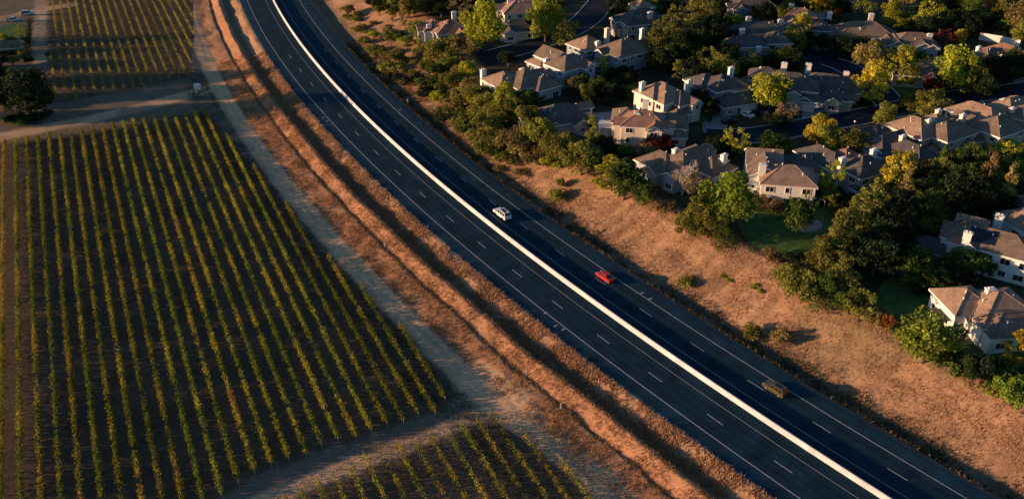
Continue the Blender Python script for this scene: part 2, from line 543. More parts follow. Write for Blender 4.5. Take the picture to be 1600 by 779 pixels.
def chaikin(p, n=2, closed=True):
    p = [Vector((q[0], q[1])) for q in p]
    for _ in range(n):
        r = []
        m = len(p)
        rng = range(m) if closed else range(m - 1)
        if not closed: r.append(p[0])
        for i in rng:
            a, b = p[i], p[(i + 1) % m]
            r += [a * .75 + b * .25, a * .25 + b * .75]
        if not closed: r.append(p[-1])
        p = r
    return p


def patch(name, pts_px, mat_, dz, rounds=2, label=None, px=True):
    """a sheet laid on the ground inside an outline"""
    p = world_poly(pts_px) if px else pts_px
    p = chaikin(p, rounds)
    bm = bmesh.new()
    vs_ = [bm.verts.new((q.x, q.y, 0)) for q in p]
    bm.faces.new(vs_)
    bmesh.ops.triangulate(bm, faces=bm.faces[:])
    for _ in range(4):
        long = [e for e in bm.edges if e.calc_length() > 3.0]
        if not long: break
        bmesh.ops.subdivide_edges(bm, edges=long, cuts=1)
        bmesh.ops.triangulate(bm, faces=bm.faces[:])
    co = np.array([v.co[:2] for v in bm.verts])
    zz = terr(co[:, 0], co[:, 1]) + dz
    for v, z in zip(bm.verts, zz): v.co.z = z
    bmesh.ops.recalc_face_normals(bm, faces=bm.faces[:])
    m = bpy.data.meshes.new(name); bm.to_mesh(m); bm.free()
    if sum(f.normal.z for f in m.polygons) < 0: m.flip_normals()
    m.materials.append(mat_)
    o = link(name, m)
    tag(o, label, None, None, "structure")
    return o


STREET_LINES = []


def street(name, pts_px, hw, dz, label, bulb=None):
    line = chaikin(world_poly(pts_px), 3, False)
    STREET_LINES.append((line, hw))
    n = len(line); v, k = [], []
    L, Rr = [], []
    for i, p in enumerate(line):
        t = (line[min(i + 1, n - 1)] - line[max(i - 1, 0)]).normalized()
        nn = Vector((-t.y, t.x))
        L.append(p + nn * hw); Rr.append(p - nn * hw)
    for a, b in zip(L, Rr): v += [a, b]
    co = np.array([[q.x, q.y] for q in v]); z = terr(co[:, 0], co[:, 1]) + dz
    f = [(2 * i, 2 * i + 1, 2 * i + 3, 2 * i + 2) for i in range(n - 1)]
    me = mesh(name, [(q.x, q.y, zz) for q, zz in zip(v, z)], f, STREET)
    if me.polygons[0].normal.z < 0: me.flip_normals()
    st = link(name, me)
    tag(st, label, None, None, "structure")
    for side, sg in ((L, 1), (Rr, -1)):
        mb = MB()
        kv, kf = [], []
        for i, p in enumerate(side):
            c = line[i]; o_ = (p - c).normalized()
            q = p + o_ * .35
            zz = float(terr(p.x, p.y))
            kv += [(p.x, p.y, zz + dz - .05), (p.x, p.y, zz + dz + .12), (q.x, q.y, zz + dz + .12), (q.x, q.y, zz - .1)]
        for i in range(n - 1):
            for j in range(3): kf.append((4 * i + j, 4 * i + j + 1, 4 * i + 5 + j, 4 * i + 4 + j))
        link("kerb", mesh("kerb", kv, kf, CONCRETE), st)
    return st


st_main = street("street", [(1720, 120), (1600, 141), (1520, 148), (1440, 163), (1370, 178), (1290, 192), (1220, 206), (1160, 214), (1105, 212)], 4.6, .05,
                 "dark asphalt residential street between the houses on the right")
street("street", [(1395, 168), (1378, 146), (1352, 122), (1320, 104), (1296, 96)], 4.4, .058, "short side street leading up to the cul-de-sac")
street("street", [(960, -20), (935, 10), (915, 34), (880, 54), (840, 68), (800, 80), (775, 86)], 5.2, .05, "street running up to the top edge behind the houses")
street("street", [(1322, -12), (1326, 6), (1330, 20)], 3.5, .05, "narrow street stub near the top edge")
patch("cul_de_sac", [(1240, 88), (1262, 80), (1300, 78), (1336, 84), (1350, 96), (1340, 108), (1310, 114), (1272, 112), (1244, 102)], STREET, .054, 2, "round asphalt end of the side street")
patch("cul_de_sac", [(742, 80), (762, 74), (800, 74), (836, 80), (830, 96), (790, 106), (752, 102)], STREET, .054, 2, "asphalt turning circle beside the brown roofed house")
DRIVES = [([(1196, 186), (1222, 180), (1252, 204), (1214, 212)], "concrete drive where the white car is parked"),
          ([(1252, 172), (1276, 168), (1290, 188), (1254, 196)], "concrete drive with the blue grey car"),
          ([(1290, 162), (1312, 158), (1336, 172), (1300, 182)], "pale concrete drive of the double garage house"),
          ([(1335, 206), (1388, 190), (1398, 200), (1372, 210)], "concrete drive beside the low dark roof"),
          ([(1098, 186), (1130, 178), (1140, 206), (1098, 212)], "concrete drive beside the lawn in the middle"),
          ([(1306, 66), (1330, 62), (1340, 80), (1304, 84)], "concrete drive below the far garage"),
          ([(1270, 58), (1290, 56), (1306, 78), (1272, 82)], "concrete drive between the far houses"),
          ([(1440, 118), (1470, 116), (1486, 140), (1452, 148)], "concrete drive below the red leaved tree"),
          ([(1560, 120), (1600, 116), (1610, 138), (1566, 140)], "concrete drive at the right edge"),
          ([(790, 60), (822, 52), (850, 66), (812, 76)], "concrete drive beside the upper street")]
for pts, lb in DRIVES: patch("driveway", pts, DRIVE, .035, 1, lb)
LAWNS = [([(1150, 340), (1200, 325), (1290, 320), (1330, 345), (1310, 400), (1262, 408), (1200, 396), (1160, 372)], "dark green lawn behind the white house"),
         ([(1358, 470), (1395, 425), (1440, 436), (1480, 470), (1490, 500), (1430, 520), (1380, 508)], "curved dark lawn beside the orange shrub"),
         ([(1490, 540), (1540, 522), (1640, 520), (1640, 560), (1540, 572)], "lawn strip below the tan roofed house"),
         ([(1320, 310), (1352, 296), (1390, 290), (1400, 310), (1360, 326)], "lawn beside the slate blue house"),
         ([(1082, 172), (1120, 166), (1146, 180), (1130, 198), (1090, 196)], "small front lawn above the parked car"),
         ([(1330, 150), (1360, 146), (1376, 160), (1340, 172)], "front lawn beside the gold tree"),
         ([(1390, 120), (1440, 118), (1456, 140), (1420, 150), (1392, 140)], "front lawn beside the side street"),
         ([(960, 130), (1000, 122), (1010, 150), (975, 160)], "back lawn left of the orange roofed house"),
         ([(905, 20), (925, 10), (930, 30), (912, 40)], "grass verge beside the upper street"),
         ([(0, 38), (42, 36), (42, 58), (-20, 62)], "small lawn in the farmyard at the left edge")]
for pts, lb in LAWNS: patch("lawn", pts, LAWN, .025, 2, lb)
patch("patio", [(1238, 350), (1262, 341), (1284, 345), (1286, 358), (1262, 364), (1242, 360)], PATIO, .04, 2, "round paved patio on the dark lawn")
patch("patio", [(1458, 488), (1500, 474), (1524, 500), (1518, 532), (1486, 530)], PATIO, .04, 1, "paved patio beside the tan roofed house")
patch("patio", [(1316, 300), (1345, 296), (1362, 304), (1346, 316), (1322, 314)], PATIO, .04, 1, "paved patio below the slate blue house")
patch("path", [(1372, 418), (1412, 414), (1452, 440), (1488, 474), (1482, 480), (1442, 450), (1408, 428), (1374, 428)], PATIO, .045, 1, "curved paved path through the dark garden")
patch("patio", [(868, 200), (900, 178), (1000, 172), (1004, 216), (940, 222)], PATIO, .03, 1, "paved terrace around the swimming pool")

# ------------------------------------------------------------------ houses
ROOFS = {"tan": roof_mat("roof_tan_shingle", (.29, .20, .145)), "brown": roof_mat("roof_brown_shingle", (.18, .135, .105)),
         "grey": roof_mat("roof_grey_shingle", (.095, .088, .085)), "red": roof_mat("roof_terracotta", (.27, .155, .115))}
WALLS = {"white": mat("stucco_white", (.70, .68, .64), .85, .06, 1.2, .1, 20), "cream": mat("stucco_cream", (.60, .54, .45), .85, .06, 1.2, .1, 20),
         "tan": mat("stucco_tan", (.42, .36, .29), .85, .07, 1.2, .1, 20), "blue": mat("siding_blue_grey", (.30, .36, .40), .8, .06, 1.2, .1, 20),
         "slate": mat("siding_slate", (.22, .27, .31), .8, .06, 1.2, .1, 20)}
FASCIA = TRIM
WIN_CACHE = {}
HOUSE_BLOCKS = []      # footprints, so that trees keep clear of them
LANDMARKS = []


def window_meshes(w, h, door=False):
    k = (w, h)
    if k not in WIN_CACHE:
        f, t, dp = MB(), .13, .09
        f.box(-w / 2 - t, w / 2 + t, -dp, .03, -t, 0); f.box(-w / 2 - t, w / 2 + t, -dp, .03, h, h + t)
        f.box(-w / 2 - t, -w / 2, -dp, .03, 0, h); f.box(w / 2, w / 2 + t, -dp, .03, 0, h)
        if w > 1.1: f.box(-.035, .035, -dp + .012, .02, 0, h)
        s = MB(); s.box(-w / 2 - .16, w / 2 + .16, -.16, -.005, -t - .07, -t - .003)
        g = MB(); g.box(-w / 2, w / 2, -.03, -.005, 0, h)
        WIN_CACHE[k] = (f.mesh("frame", TRIM), g.mesh("pane", GLASS), s.mesh("sill", TRIM))
    return WIN_CACHE[k]


def roof_mesh(lu, lv, kind, pitch, ov=.45):
    """hip or gable roof over an lu x lv block, eaves at z = 0; returns verts, faces, rise"""
    a, b = lu / 2 + ov, lv / 2 + ov
    t = math.tan(R(pitch))
    if kind == "hip":
        if a >= b:
            rise = b * t; r = [(-(a - b), 0, rise), (a - b, 0, rise)]
            if a - b < .05: r = [(-.05, 0, rise), (.05, 0, rise)]
            top = [(0, 1, 5, 4), (1, 2, 5), (2, 3, 4, 5), (3, 0, 4)]
        else:
            rise = a * t; r = [(0, -(b - a), rise), (0, b - a, rise)]
            top = [(0, 1, 4), (1, 2, 5, 4), (2, 3, 5), (3, 0, 4, 5)]
    elif kind == "gu":      # ridge along u, gables at the u ends
        rise = b * t; r = [(-a, 0, rise), (a, 0, rise)]
        top = [(0, 1, 5, 4), (2, 3, 4, 5), (1, 2, 5), (3, 0, 4)]
    else:                   # gv
        rise = a * t; r = [(0, -b, rise), (0, b, rise)]
        top = [(1, 2, 5, 4), (3, 0, 4, 5), (0, 1, 4), (2, 3, 5)]
    v = [(-a, -b, 0), (a, -b, 0), (a, b, 0), (-a, b, 0)] + r
    return v, top, rise


def house(name, ang, blocks, chims, label, wall="cream", roof="brown", garage=(), short=None, seed=0, pitch=30):
    """blocks: (px, py, length along u, length along v, eave height, roof kind[, roof material]); px, py = the middle of its roof in the picture"""
    rnd = random.Random(seed or sum(map(ord, label)))
    ca, sa = math.cos(R(ang)), math.sin(R(ang))
    first = None; bl = []
    for b in blocks:
        px, py, lu, lv, eh, rk = b[:6]
        lu, lv = lu * .94, lv * .94
        rm = b[6] if len(b) > 6 else roof
        rise = roof_mesh(lu, lv, rk, pitch)[2]
        p = at(px, py, eh + rise * .5)
        if first is None: first = p.copy()
        dx, dy = p.x - first.x, p.y - first.y
        u, v = dx * ca + dy * sa, -dx * sa + dy * ca
        bl.append((u, v, lu, lv, eh, rk, rm, rise))
        HOUSE_BLOCKS.append((p.x, p.y, max(lu, lv) / 2))
    if name == "house" and "facing the dark lawn" not in label and "beside the paved patio" not in label:            # gabled bays that break up the long sides
        for bi in range(min(2, len(bl))):
            u, v, lu, lv, eh, rk, rm, rise = bl[bi]
            for side in (0, 3, 1):
                if rnd.random() < .3: continue
                L = lu if side == 0 else lv
                if L < 7: continue
                wd = rnd.uniform(3.2, 4.6); t = rnd.choice((-1, 1)) * (L / 2 - wd / 2 - rnd.uniform(.7, 1.6))
                e2 = (eh - rnd.uniform(.05, .3)) if rnd.random() < .6 or eh < 5 else 2.9
                ex = (u + t, v - lv / 2 - .1, wd, 3.6, e2, "gv") if side == 0 else (u + (1 if side == 1 else -1) * (lu / 2 + .1), v + t, 3.6, wd, e2, "gu")
                bl.append((*ex, rm, roof_mesh(ex[2], ex[3], ex[5], pitch)[2]))
    zb = min(float(terr(first.x + (b[0] * ca - b[1] * sa), first.y + (b[0] * sa + b[1] * ca))) for b in bl) - .02
    root = link(name, None, None, (first.x, first.y, zb), R(ang))
    root.empty_display_size = 2
    tag(root, label, "house" if "shed" not in name else "shed", "houses on the hillside" if name == "house" else None)
    if short: LANDMARKS.append((first.x, first.y, short))
    wm, em = WALLS[wall], ROOFS
    for bi, (u, v, lu, lv, eh, rk, rm, rise) in enumerate(bl):
        eh_ = eh + bi * .013
        m = MB(); m.box(u - lu / 2, u + lu / 2, v - lv / 2, v + lv / 2, -1.2, eh_)
        if rk == "gu":
            for sx in (-1, 1):
                x0, x1 = sorted((u + sx * lu / 2, u + sx * (lu / 2 - .2)))
                tt = math.tan(R(pitch)) * .45
                m.add([(x0, v - lv / 2, eh_), (x0, v + lv / 2, eh_), (x0, v, eh_ + rise - tt), (x1, v - lv / 2, eh_), (x1, v + lv / 2, eh_), (x1, v, eh_ + rise - tt)],
                      [(0, 2, 1), (3, 4, 5), (0, 3, 5, 2), (1, 2, 5, 4)])
        if rk == "gv":
            for sy in (-1, 1):
                y0, y1 = sorted((v + sy * lv / 2, v + sy * (lv / 2 - .2)))
                tt = math.tan(R(pitch)) * .45
                m.add([(u - lu / 2, y0, eh_), (u + lu / 2, y0, eh_), (u, y0, eh_ + rise - tt), (u - lu / 2, y1, eh_), (u + lu / 2, y1, eh_), (u, y1, eh_ + rise - tt)],
                      [(0, 1, 2), (3, 5, 4), (0, 2, 5, 3), (1, 4, 5, 2)])
        link("wall", m.mesh("wall", wm), root)
        # roof shell with thickness, fascia boards under its edge, ridge caps
        rv, rf, _ = roof_mesh(lu, lv, rk, pitch)
        th = .16
        V = [(x, y, z + th) for x, y, z in rv] + [(x, y, z) for x, y, z in rv]
        n = len(rv)
        Ff = [f for f in rf] + [tuple(i + n for i in reversed(f)) for f in rf]
        if rk == "gu": Ff = [f for f in Ff if set(i % n for i in f) not in ({1, 2, 5}, {3, 0, 4})]
        if rk == "gv": Ff = [f for f in Ff if set(i % n for i in f) not in ({0, 1, 4}, {2, 3, 5})]
        ed = [(0, 1), (1, 2), (2, 3), (3, 0)]
        if rk == "gu": ed = [(0, 1), (2, 3), (1, 5), (5, 2), (3, 4), (4, 0)]
        if rk == "gv": ed = [(1, 2), (3, 0), (0, 4), (4, 1), (2, 5), (5, 3)]
        Ff += [(b_, a_, a_ + n, b_ + n) for a_, b_ in ed]
        ro = link("roof", mesh("roof", V, Ff, em[rm]), root, (u, v, eh_))
        fm = MB()
        for a_, b_ in ed:
            A, B = Vector(rv[a_]), Vector(rv[b_])
            dn = Vector((0, 0, -.2))
            mid = Vector((0, 0, 0)); ctr = (A + B) / 2 - Vector((0, 0, ((A + B) / 2).z))
            o_ = ctr.normalized() * .035 if ctr.length > .01 else Vector((0, 0, 0))
            i_ = -o_ * 1.5
            fm.add([A + o_ + dn, B + o_ + dn, B + o_ + Vector((0, 0, th * .8)), A + o_ + Vector((0, 0, th * .8)), A + i_ + dn, B + i_ + dn, B + i_, A + i_],
                   [(0, 1, 2, 3), (5, 4, 7, 6), (0, 4, 5, 1), (3, 2, 6, 7), (0, 3, 7, 4), (1, 5, 6, 2)])
        link("fascia", fm.mesh("fascia", FASCIA), ro)
        rc = MB()
        up = Vector((0, 0, th + .02))
        hips = [(4, 5)]
        if rk == "hip": hips += [(0, 4), (1, 5), (2, 5), (3, 4)] if lu >= lv else [(0, 4), (1, 4), (2, 5), (3, 5)]
        for a_, b_ in hips: rc.tube(Vector(rv[a_]) + up, Vector(rv[b_]) + up, .09, .09, 5)
        link("ridge_cap", rc.mesh("ridge_cap", em[rm]), ro)
        for _ in range(2 if lu * lv > 50 else 0):
            vx, vy = rnd.uniform(-lu * .3, lu * .3), rnd.uniform(-lv * .32, lv * .1)
            zz = min(lu / 2 + .45 - abs(vx), lv / 2 + .45 - abs(vy)) * math.tan(R(pitch)) if rk == "hip" else ((lv / 2 + .45 - abs(vy)) if rk == "gu" else (lu / 2 + .45 - abs(vx))) * math.tan(R(pitch))
            pv = MB(); pv.tube((vx, vy, zz), (vx, vy, zz + .62), .1, .1, 8); pv.tube((vx, vy, zz + .62), (vx, vy, zz + .74), .17, .12, 8)
            link("vent_pipe", pv.mesh("vent_pipe", TRIM), ro)
        # windows on the sides
        for side in range(4):
            nx, ny = ((0, -1), (1, 0), (0, 1), (-1, 0))[side]
            wy = nx * sa + ny * ca
            if wy > .6: continue
            L = lu if ny else lv
            nwin = max(1, int(L // 3.1))
            stor = [(.95, 1.25)] + ([(3.75, 1.25)] if eh > 5 else [])
            for si, (z0, hh) in enumerate(stor):
                for k in range(nwin):
                    if rnd.random() < .12: continue
                    t = (k + .5) / nwin * L - L / 2 + rnd.uniform(-.2, .2)
                    w = rnd.choice((.9, 1.3, 1.8, 1.8)); h = hh; z = z0
                    if si == 0 and rnd.random() < .22: w, h, z = 2.1, 2.05, .12
                    if eh < 3 and h < 2: z = .9; h = 1.1
                    x, y = (u + t, v + ny * lv / 2) if ny else (u + nx * lu / 2, v + t)
                    bad = False
                    for bj, o2 in enumerate(bl):
                        if bj == bi: continue
                        for e_ in (-w / 2 - .1, 0, w / 2 + .1):
                            qx, qy = (x + e_, y + ny * .5) if ny else (x + nx * .5, y + e_)
                            if abs(qx - o2[0]) < o2[2] / 2 + .6 and abs(qy - o2[1]) < o2[3] / 2 + .6 and z < o2[4] + 1.0: bad = True
                    if bad: continue
                    fr, pa, si_ = window_meshes(w, h)
                    rz = {(0, -1): 0, (1, 0): math.pi / 2, (0, 1): math.pi, (-1, 0): -math.pi / 2}[(nx, ny)]
                    wo = link("window", pa, root, (x, y, z), rz)
                    link("frame", fr, wo); 
                    if h < 2: link("sill", si_, wo)
    for (px, py, top) in chims:
        p = at(px, py, top)
        dx, dy = p.x - first.x, p.y - first.y
        u, v = dx * ca + dy * sa, -dx * sa + dy * ca
        top += .35
        m = MB(); m.box(-.8, .8, -.52, .52, -.5, top - .25)
        c = link("chimney", m.mesh("chimney", WALLS["white" if wall in ("white", "cream", "blue", "slate") else "cream"]), root, (u, v, 0))
        k = MB(); k.box(-.92, .92, -.64, .64, top - .25, top - .05)
        for sx in (-.35, .35): k.box(sx - .16, sx + .16, -.2, .2, top - .05, top + .22)
        link("cap", k.mesh("cap", TRIM), c)
    for (bi, side, t, w) in garage:
        u, v, lu, lv, eh = bl[bi][:5]
        nx, ny = ((0, -1), (1, 0), (0, 1), (-1, 0))[side]
        x, y = (u + t, v + ny * lv / 2) if ny else (u + nx * lu / 2, v + t)
        rz = {(0, -1): 0, (1, 0): math.pi / 2, (0, 1): math.pi, (-1, 0): -math.pi / 2}[(nx, ny)]
        m = MB()
        for r_ in range(4): m.box(-w / 2, w / 2, -.14, -.11, .02 + r_ * .56, .56 + r_ * .56)
        m.box(-w / 2 - .1, w / 2 + .1, -.11, .02, 0, 2.35)
        link("garage_door", m.mesh("garage_door", GARAGE), root, (x, y, 0), rz)
    return root


house("house", 38, [(1078, 240, 17, 11.5, 4.2, "hip"), (1036, 244, 9, 11, 3.9, "hip"), (1112, 250, 9, 9, 3.8, "hip")], [(1056, 232, 7.6), (1132, 240, 7.2)],
      "brown hip roofed house behind the bare pale tree", "blue", "brown", short="the bare tree house")
house("house", -9, [(1231, 267, 13, 10, 5.6, "hip", "tan"), (1196, 257, 8, 9, 5.4, "gv"), (1194, 240, 8.5, 8, 5.5, "gu", "tan"), (1233, 297, 12, 3.4, 2.7, "hip"), (1255, 250, 8, 9, 4.4, "hip", "grey")],
      [(1192, 258, 8.6)], "white two storey house with tan roof facing the dark lawn", "white", "brown", short="the white lawn house")
house("house", 27, [(1350, 252, 11, 9.5, 5.6, "hip"), (1291, 240, 8, 14, 4.8, "hip"), (1322, 240, 9, 9, 5.0, "hip", "red"), (1346, 290, 5, 2.2, 2.7, "hip"), (1268, 245, 6, 6, 3.2, "hip")],
      [(1317, 248, 8.2), (1366, 234, 8.4)], "slate blue house with bay windows and dark hip roof", "slate", "grey", short="the slate blue house")
house("house", 31, [(1432, 192, 10, 12, 5.6, "hip", "tan"), (1483, 196, 13, 9.5, 5.6, "hip"), (1470, 226, 14, 3.2, 2.8, "hip"), (1462, 185, 8, 8, 5.2, "hip", "tan")],
      [(1452, 188, 8.4), (1467, 172, 8.4)], "large two storey house with tall sunlit chimney and tan roof", "tan", "brown", short="the tall chimney house")
house("house", 31, [(1532, 171, 9, 15, 5.6, "hip", "tan"), (1560, 189, 12, 10, 5.5, "hip"), (1531, 203, 9, 7, 3.4, "hip"), (1510, 184, 8, 6, 4.6, "gv")],
      [(1505, 180, 8.0)], "two storey house with long tan roof at the right, many lower windows", "tan", "brown", short="the long tan roofed house")
house("house", 31, [(1400, 213, 22, 10, 3.2, "hip"), (1424, 232, 10, 14, 3.3, "hip"), (1370, 203, 10, 9, 3.1, "hip")],
      [(1411, 213, 6.4)], "low single storey house under one wide dark grey roof", "tan", "grey", ((2, 3, 0, 4.8),), short="the low dark roofed house")
house("house", 31, [(1582, 160, 14, 10, 5.5, "hip", "tan"), (1612, 172, 10, 12, 5.5, "hip")], [(1582, 170, 7.4), (1568, 156, 7.0)],
      "partly cut off house with orange lit roof at the right edge, upper", "tan", "brown", short="the orange edge house")
house("house", 8, [(1560, 468, 13, 12, 4.0, "hip", "tan"), (1508, 461, 8.5, 9, 4.2, "hip", "tan"), (1582, 497, 13, 8, 3.4, "hip", "brown"), (1528, 482, 6, 5, 3.6, "hip", "brown")],
      [(1548, 452, 7.4)], "white house with broad sunlit tan roof beside the paved patio", "white", "tan", short="the tan roofed patio house")
house("house", -33, [(1556, 369, 17, 9.5, 5.7, "hip"), (1512, 355, 8.5, 9, 5.6, "hip"), (1592, 396, 9, 5, 3.1, "hip"), (1520, 345, 6, 6, 5.9, "gu", "tan")],
      [(1513, 364, 8.6), (1563, 336, 8.4)], "long white house with solar panels on its dark roof", "white", "brown", short="the solar panel house")
house("house", 20, [(1604, 334, 9, 9, 5.9, "hip", "tan"), (1612, 316, 8, 10, 5.5, "hip")], [], "white house with blue lit windows cut by the right edge", "white", "brown", short="the cut off white house")
house("house", 35, [(1036, 138, 11, 13, 5.7, "hip", "tan"), (1063, 148, 8, 8, 5.2, "hip"), (1064, 168, 9, 6, 2.9, "hip"), (1022, 140, 7, 7, 6.1, "hip", "tan")],
      [(1004, 130, 9.0), (1077, 126, 8.2)], "cream house with orange lit roof and two tall white chimneys", "cream", "brown", short="the twin chimney cream house")
house("house", -9, [(1008, 181, 12.5, 9.5, 5.4, "hip", "red"), (1046, 183, 10, 8.5, 4.4, "hip"), (980, 176, 8, 9, 4.4, "hip"), (1056, 206, 6, 4, 2.8, "hip")],
      [(995, 178, 7.6), (1009, 158, 7.8)], "cream house with terracotta roof beside the swimming pool", "cream", "brown", short="the terracotta roofed house")
house("house", 20, [(874, 165, 15, 12, 3.4, "hip"), (845, 172, 9, 9, 3.2, "hip")], [], "dark roofed single storey house in shade left of the pool", "tan", "grey", short="the dark house by the pool")
house("house", 35, [(822, 116, 13, 12, 4.0, "hip"), (788, 119, 10, 10, 3.9, "hip", "tan"), (848, 124, 9, 8, 3.7, "hip")], [(755, 116, 6.4), (816, 108, 7.0)],
      "single storey house with lit tan gable beside the turning circle", "blue", "brown", short="the turning circle house")
house("house", 40, [(890, 92, 13, 9.5, 5.6, "hip"), (864, 82, 8, 9, 5.3, "gv", "brown"), (870, 104, 8, 6, 3.4, "hip"), (846, 92, 7, 7, 3.0, "hip", "tan")],
      [(854, 93, 6.6)], "blue house with stepped brown gables left of the orange roof", "blue", "brown", short="the stepped blue house")
house("house", 38, [(976, 68, 15, 12, 5.5, "hip"), (918, 63, 10, 10, 5.2, "hip", "tan"), (958, 88, 13, 4, 2.9, "hip"), (1002, 68, 9, 9, 4.6, "hip")],
      [(949, 45, 8.4), (1004, 45, 8.2), (934, 66, 7.2)], "wide blue grey house with three bright chimneys", "slate", "brown", short="the three chimney house")
house("house", 20, [(1004, 22, 17, 12, 5.4, "hip"), (984, 36, 10, 6, 3.0, "hip"), (1004, 4, 7, 7, 6.4, "hip", "tan")], [(1016, 20, 8.6)],
      "two storey house with pale chimney on its front near the top edge", "tan", "grey", short="the front chimney house")
house("house", 15, [(704, 32, 12, 11, 4.4, "hip", "red"), (676, 34, 8, 10, 4.0, "hip", "red"), (716, 42, 5, 6, 3.6, "gv", "brown")], [(709, 13, 7.6), (670, 38, 5.8)],
      "house with pinkish lit roof beside the big yellow green tree", "blue", "brown", short="the pink roofed house")
house("house", 10, [(815, 6, 15, 11, 5.6, "hip", "tan"), (806, 38, 13, 9, 3.0, "hip")], [(796, 0, 8.4)], "cream house with low grey garage wing at the top edge", "cream", "grey", short="the garage wing house")
house("house", 4, [(1187, 42, 20, 13, 5.6, "hip"), (1166, 62, 13, 8, 5.2, "hip"), (1180, 84, 12, 3.5, 2.9, "hip"), (1212, 55, 9, 9, 5.4, "hip")], [(1170, 27, 8.6), (1160, 46, 8.2), (1220, 31, 8.4), (1186, 74, 5.6)],
      "big shaded grey house with four chimneys", "tan", "grey", short="the four chimney grey house")
house("house", 22, [(1128, 124, 10, 10, 5.6, "hip"), (1104, 122, 10, 9, 5.2, "hip"), (1150, 128, 7, 8, 5.2, "hip", "tan"), (1150, 154, 12, 6, 2.9, "hip")], [(1143, 106, 8.4)],
      "grey house behind the parked white car", "slate", "grey", ((3, 0, 2.4, 4.4),), short="the white car house")
house("house", -14, [(1236, 122, 16, 11, 5.4, "hip"), (1198, 112, 10, 9, 5.3, "hip"), (1258, 148, 11, 6, 3.0, "hip"), (1240, 141, 4, 4, 5.0, "gv")], [(1226, 99, 8.6), (1264, 100, 8.2)],
      "dark roofed house behind the bright yellow street tree", "blue", "grey", ((2, 0, 2.0, 4.4), (2, 0, -3.2, 2.6)), short="the yellow tree house")
house("house", -20, [(1292, 124, 17, 11, 3.8, "hip"), (1302, 142, 8, 8, 3.3, "hip"), (1322, 130, 6, 5, 3.2, "gv")], [(1323, 113, 6.2)],
      "single storey house with pale double garage by the cul-de-sac", "tan", "grey", ((1, 0, 0, 4.8),), short="the cul-de-sac house")
house("house", -6, [(1350, 42, 19, 12, 4.2, "hip"), (1318, 52, 8, 8, 3.2, "hip"), (1384, 48, 8, 7, 3.6, "hip")], [(1362, 22, 7.8)],
      "wide grey roofed house with one small chimney near the top", "tan", "brown", ((1, 0, 0, 3.6),), short="the wide single chimney house")
house("house", -6, [(1428, 58, 15, 10, 3.8, "hip"), (1399, 62, 5, 8, 3.6, "gv"), (1440, 66, 6, 7, 3.6, "gv", "grey")], [(1453, 54, 6.6)],
      "white trimmed bungalow with white chimney above the yellow tree", "blue", "brown", short="the white trimmed bungalow")
house("house", -16, [(1436, 106, 15, 9, 3.6, "hip"), (1462, 102, 9, 10, 4.0, "hip", "red")], [(1476, 92, 6.0)],
      "house with red lit roof behind the dark red tree", "tan", "grey", ((1, 0, 0, 4.2),), short="the red roofed house")
house("house", 30, [(1574, 76, 9, 13, 4.2, "hip", "red"), (1546, 82, 12, 9, 3.6, "hip")], [(1530, 74, 6.2)],
      "house with orange lit gable roof in front of the long white wall", "cream", "brown", short="the orange gabled house")
house("house", -8, [(1250, 20, 14, 11, 4.6, "hip", "red"), (1276, 36, 9, 9, 4.2, "hip", "grey")], [(1237, 8, 7.8), (1297, 20, 6.8)],
      "blue grey house with pinkish roof behind the gold tree", "blue", "grey", short="the house behind the gold tree")
house("house", 0, [(1178, 2, 17, 10, 4.6, "hip")], [], "shaded house with pale eaves at the top edge", "slate", "grey", short="the shaded top edge house")
house("garden_shed", 25, [(912, 163, 4.2, 3.4, 2.5, "gu")], [], "small white gabled shed beside the swimming pool", "white", "brown")
house("garden_shed", -30, [(1456, 377, 9, 6, 2.5, "hip"), (1424, 380, 5, 4, 2.2, "hip")], [], "low dark garden shed left of the solar panel house", "tan", "grey")
house("garden_shed", 5, [(1082, 104, 6, 3.5, 2.5, "gu")], [], "pale roofed shed among the dark conifers", "white", "grey")
house("garden_shed", 10, [(12, 68, 9, 6, 2.8, "gu"), ], [], "weathered farm shed behind the dark oak at the left", "tan", "brown")


# ------------------------------------------------------------------ foliage
RNG = np.random.default_rng(7)


def leaf_quads(c, size, nrm_bias=None, rng=RNG):
    """one bent-free quad per leaf clump, random facing (leaning outward where a bias is given)"""
    n = len(c)
    nv = rng.normal(size=(n, 3))
    if nrm_bias is not None: nv = nv * .75 + nrm_bias
    nv /= np.linalg.norm(nv, axis=1)[:, None] + 1e-9
    t = rng.normal(size=(n, 3)); t -= (t * nv).sum(1)[:, None] * nv; t /= np.linalg.norm(t, axis=1)[:, None] + 1e-9
    b = np.cross(nv, t)
    sz = np.asarray(size)[:, None]
    e = rng.uniform(.55, 1.0, (n, 1))
    V = np.stack([c - t * sz, c - b * sz * e, c + t * sz, c + b * sz * e], 1).reshape(-1, 3)
    Q = np.arange(4 * n).reshape(n, 4)
    return V, Q


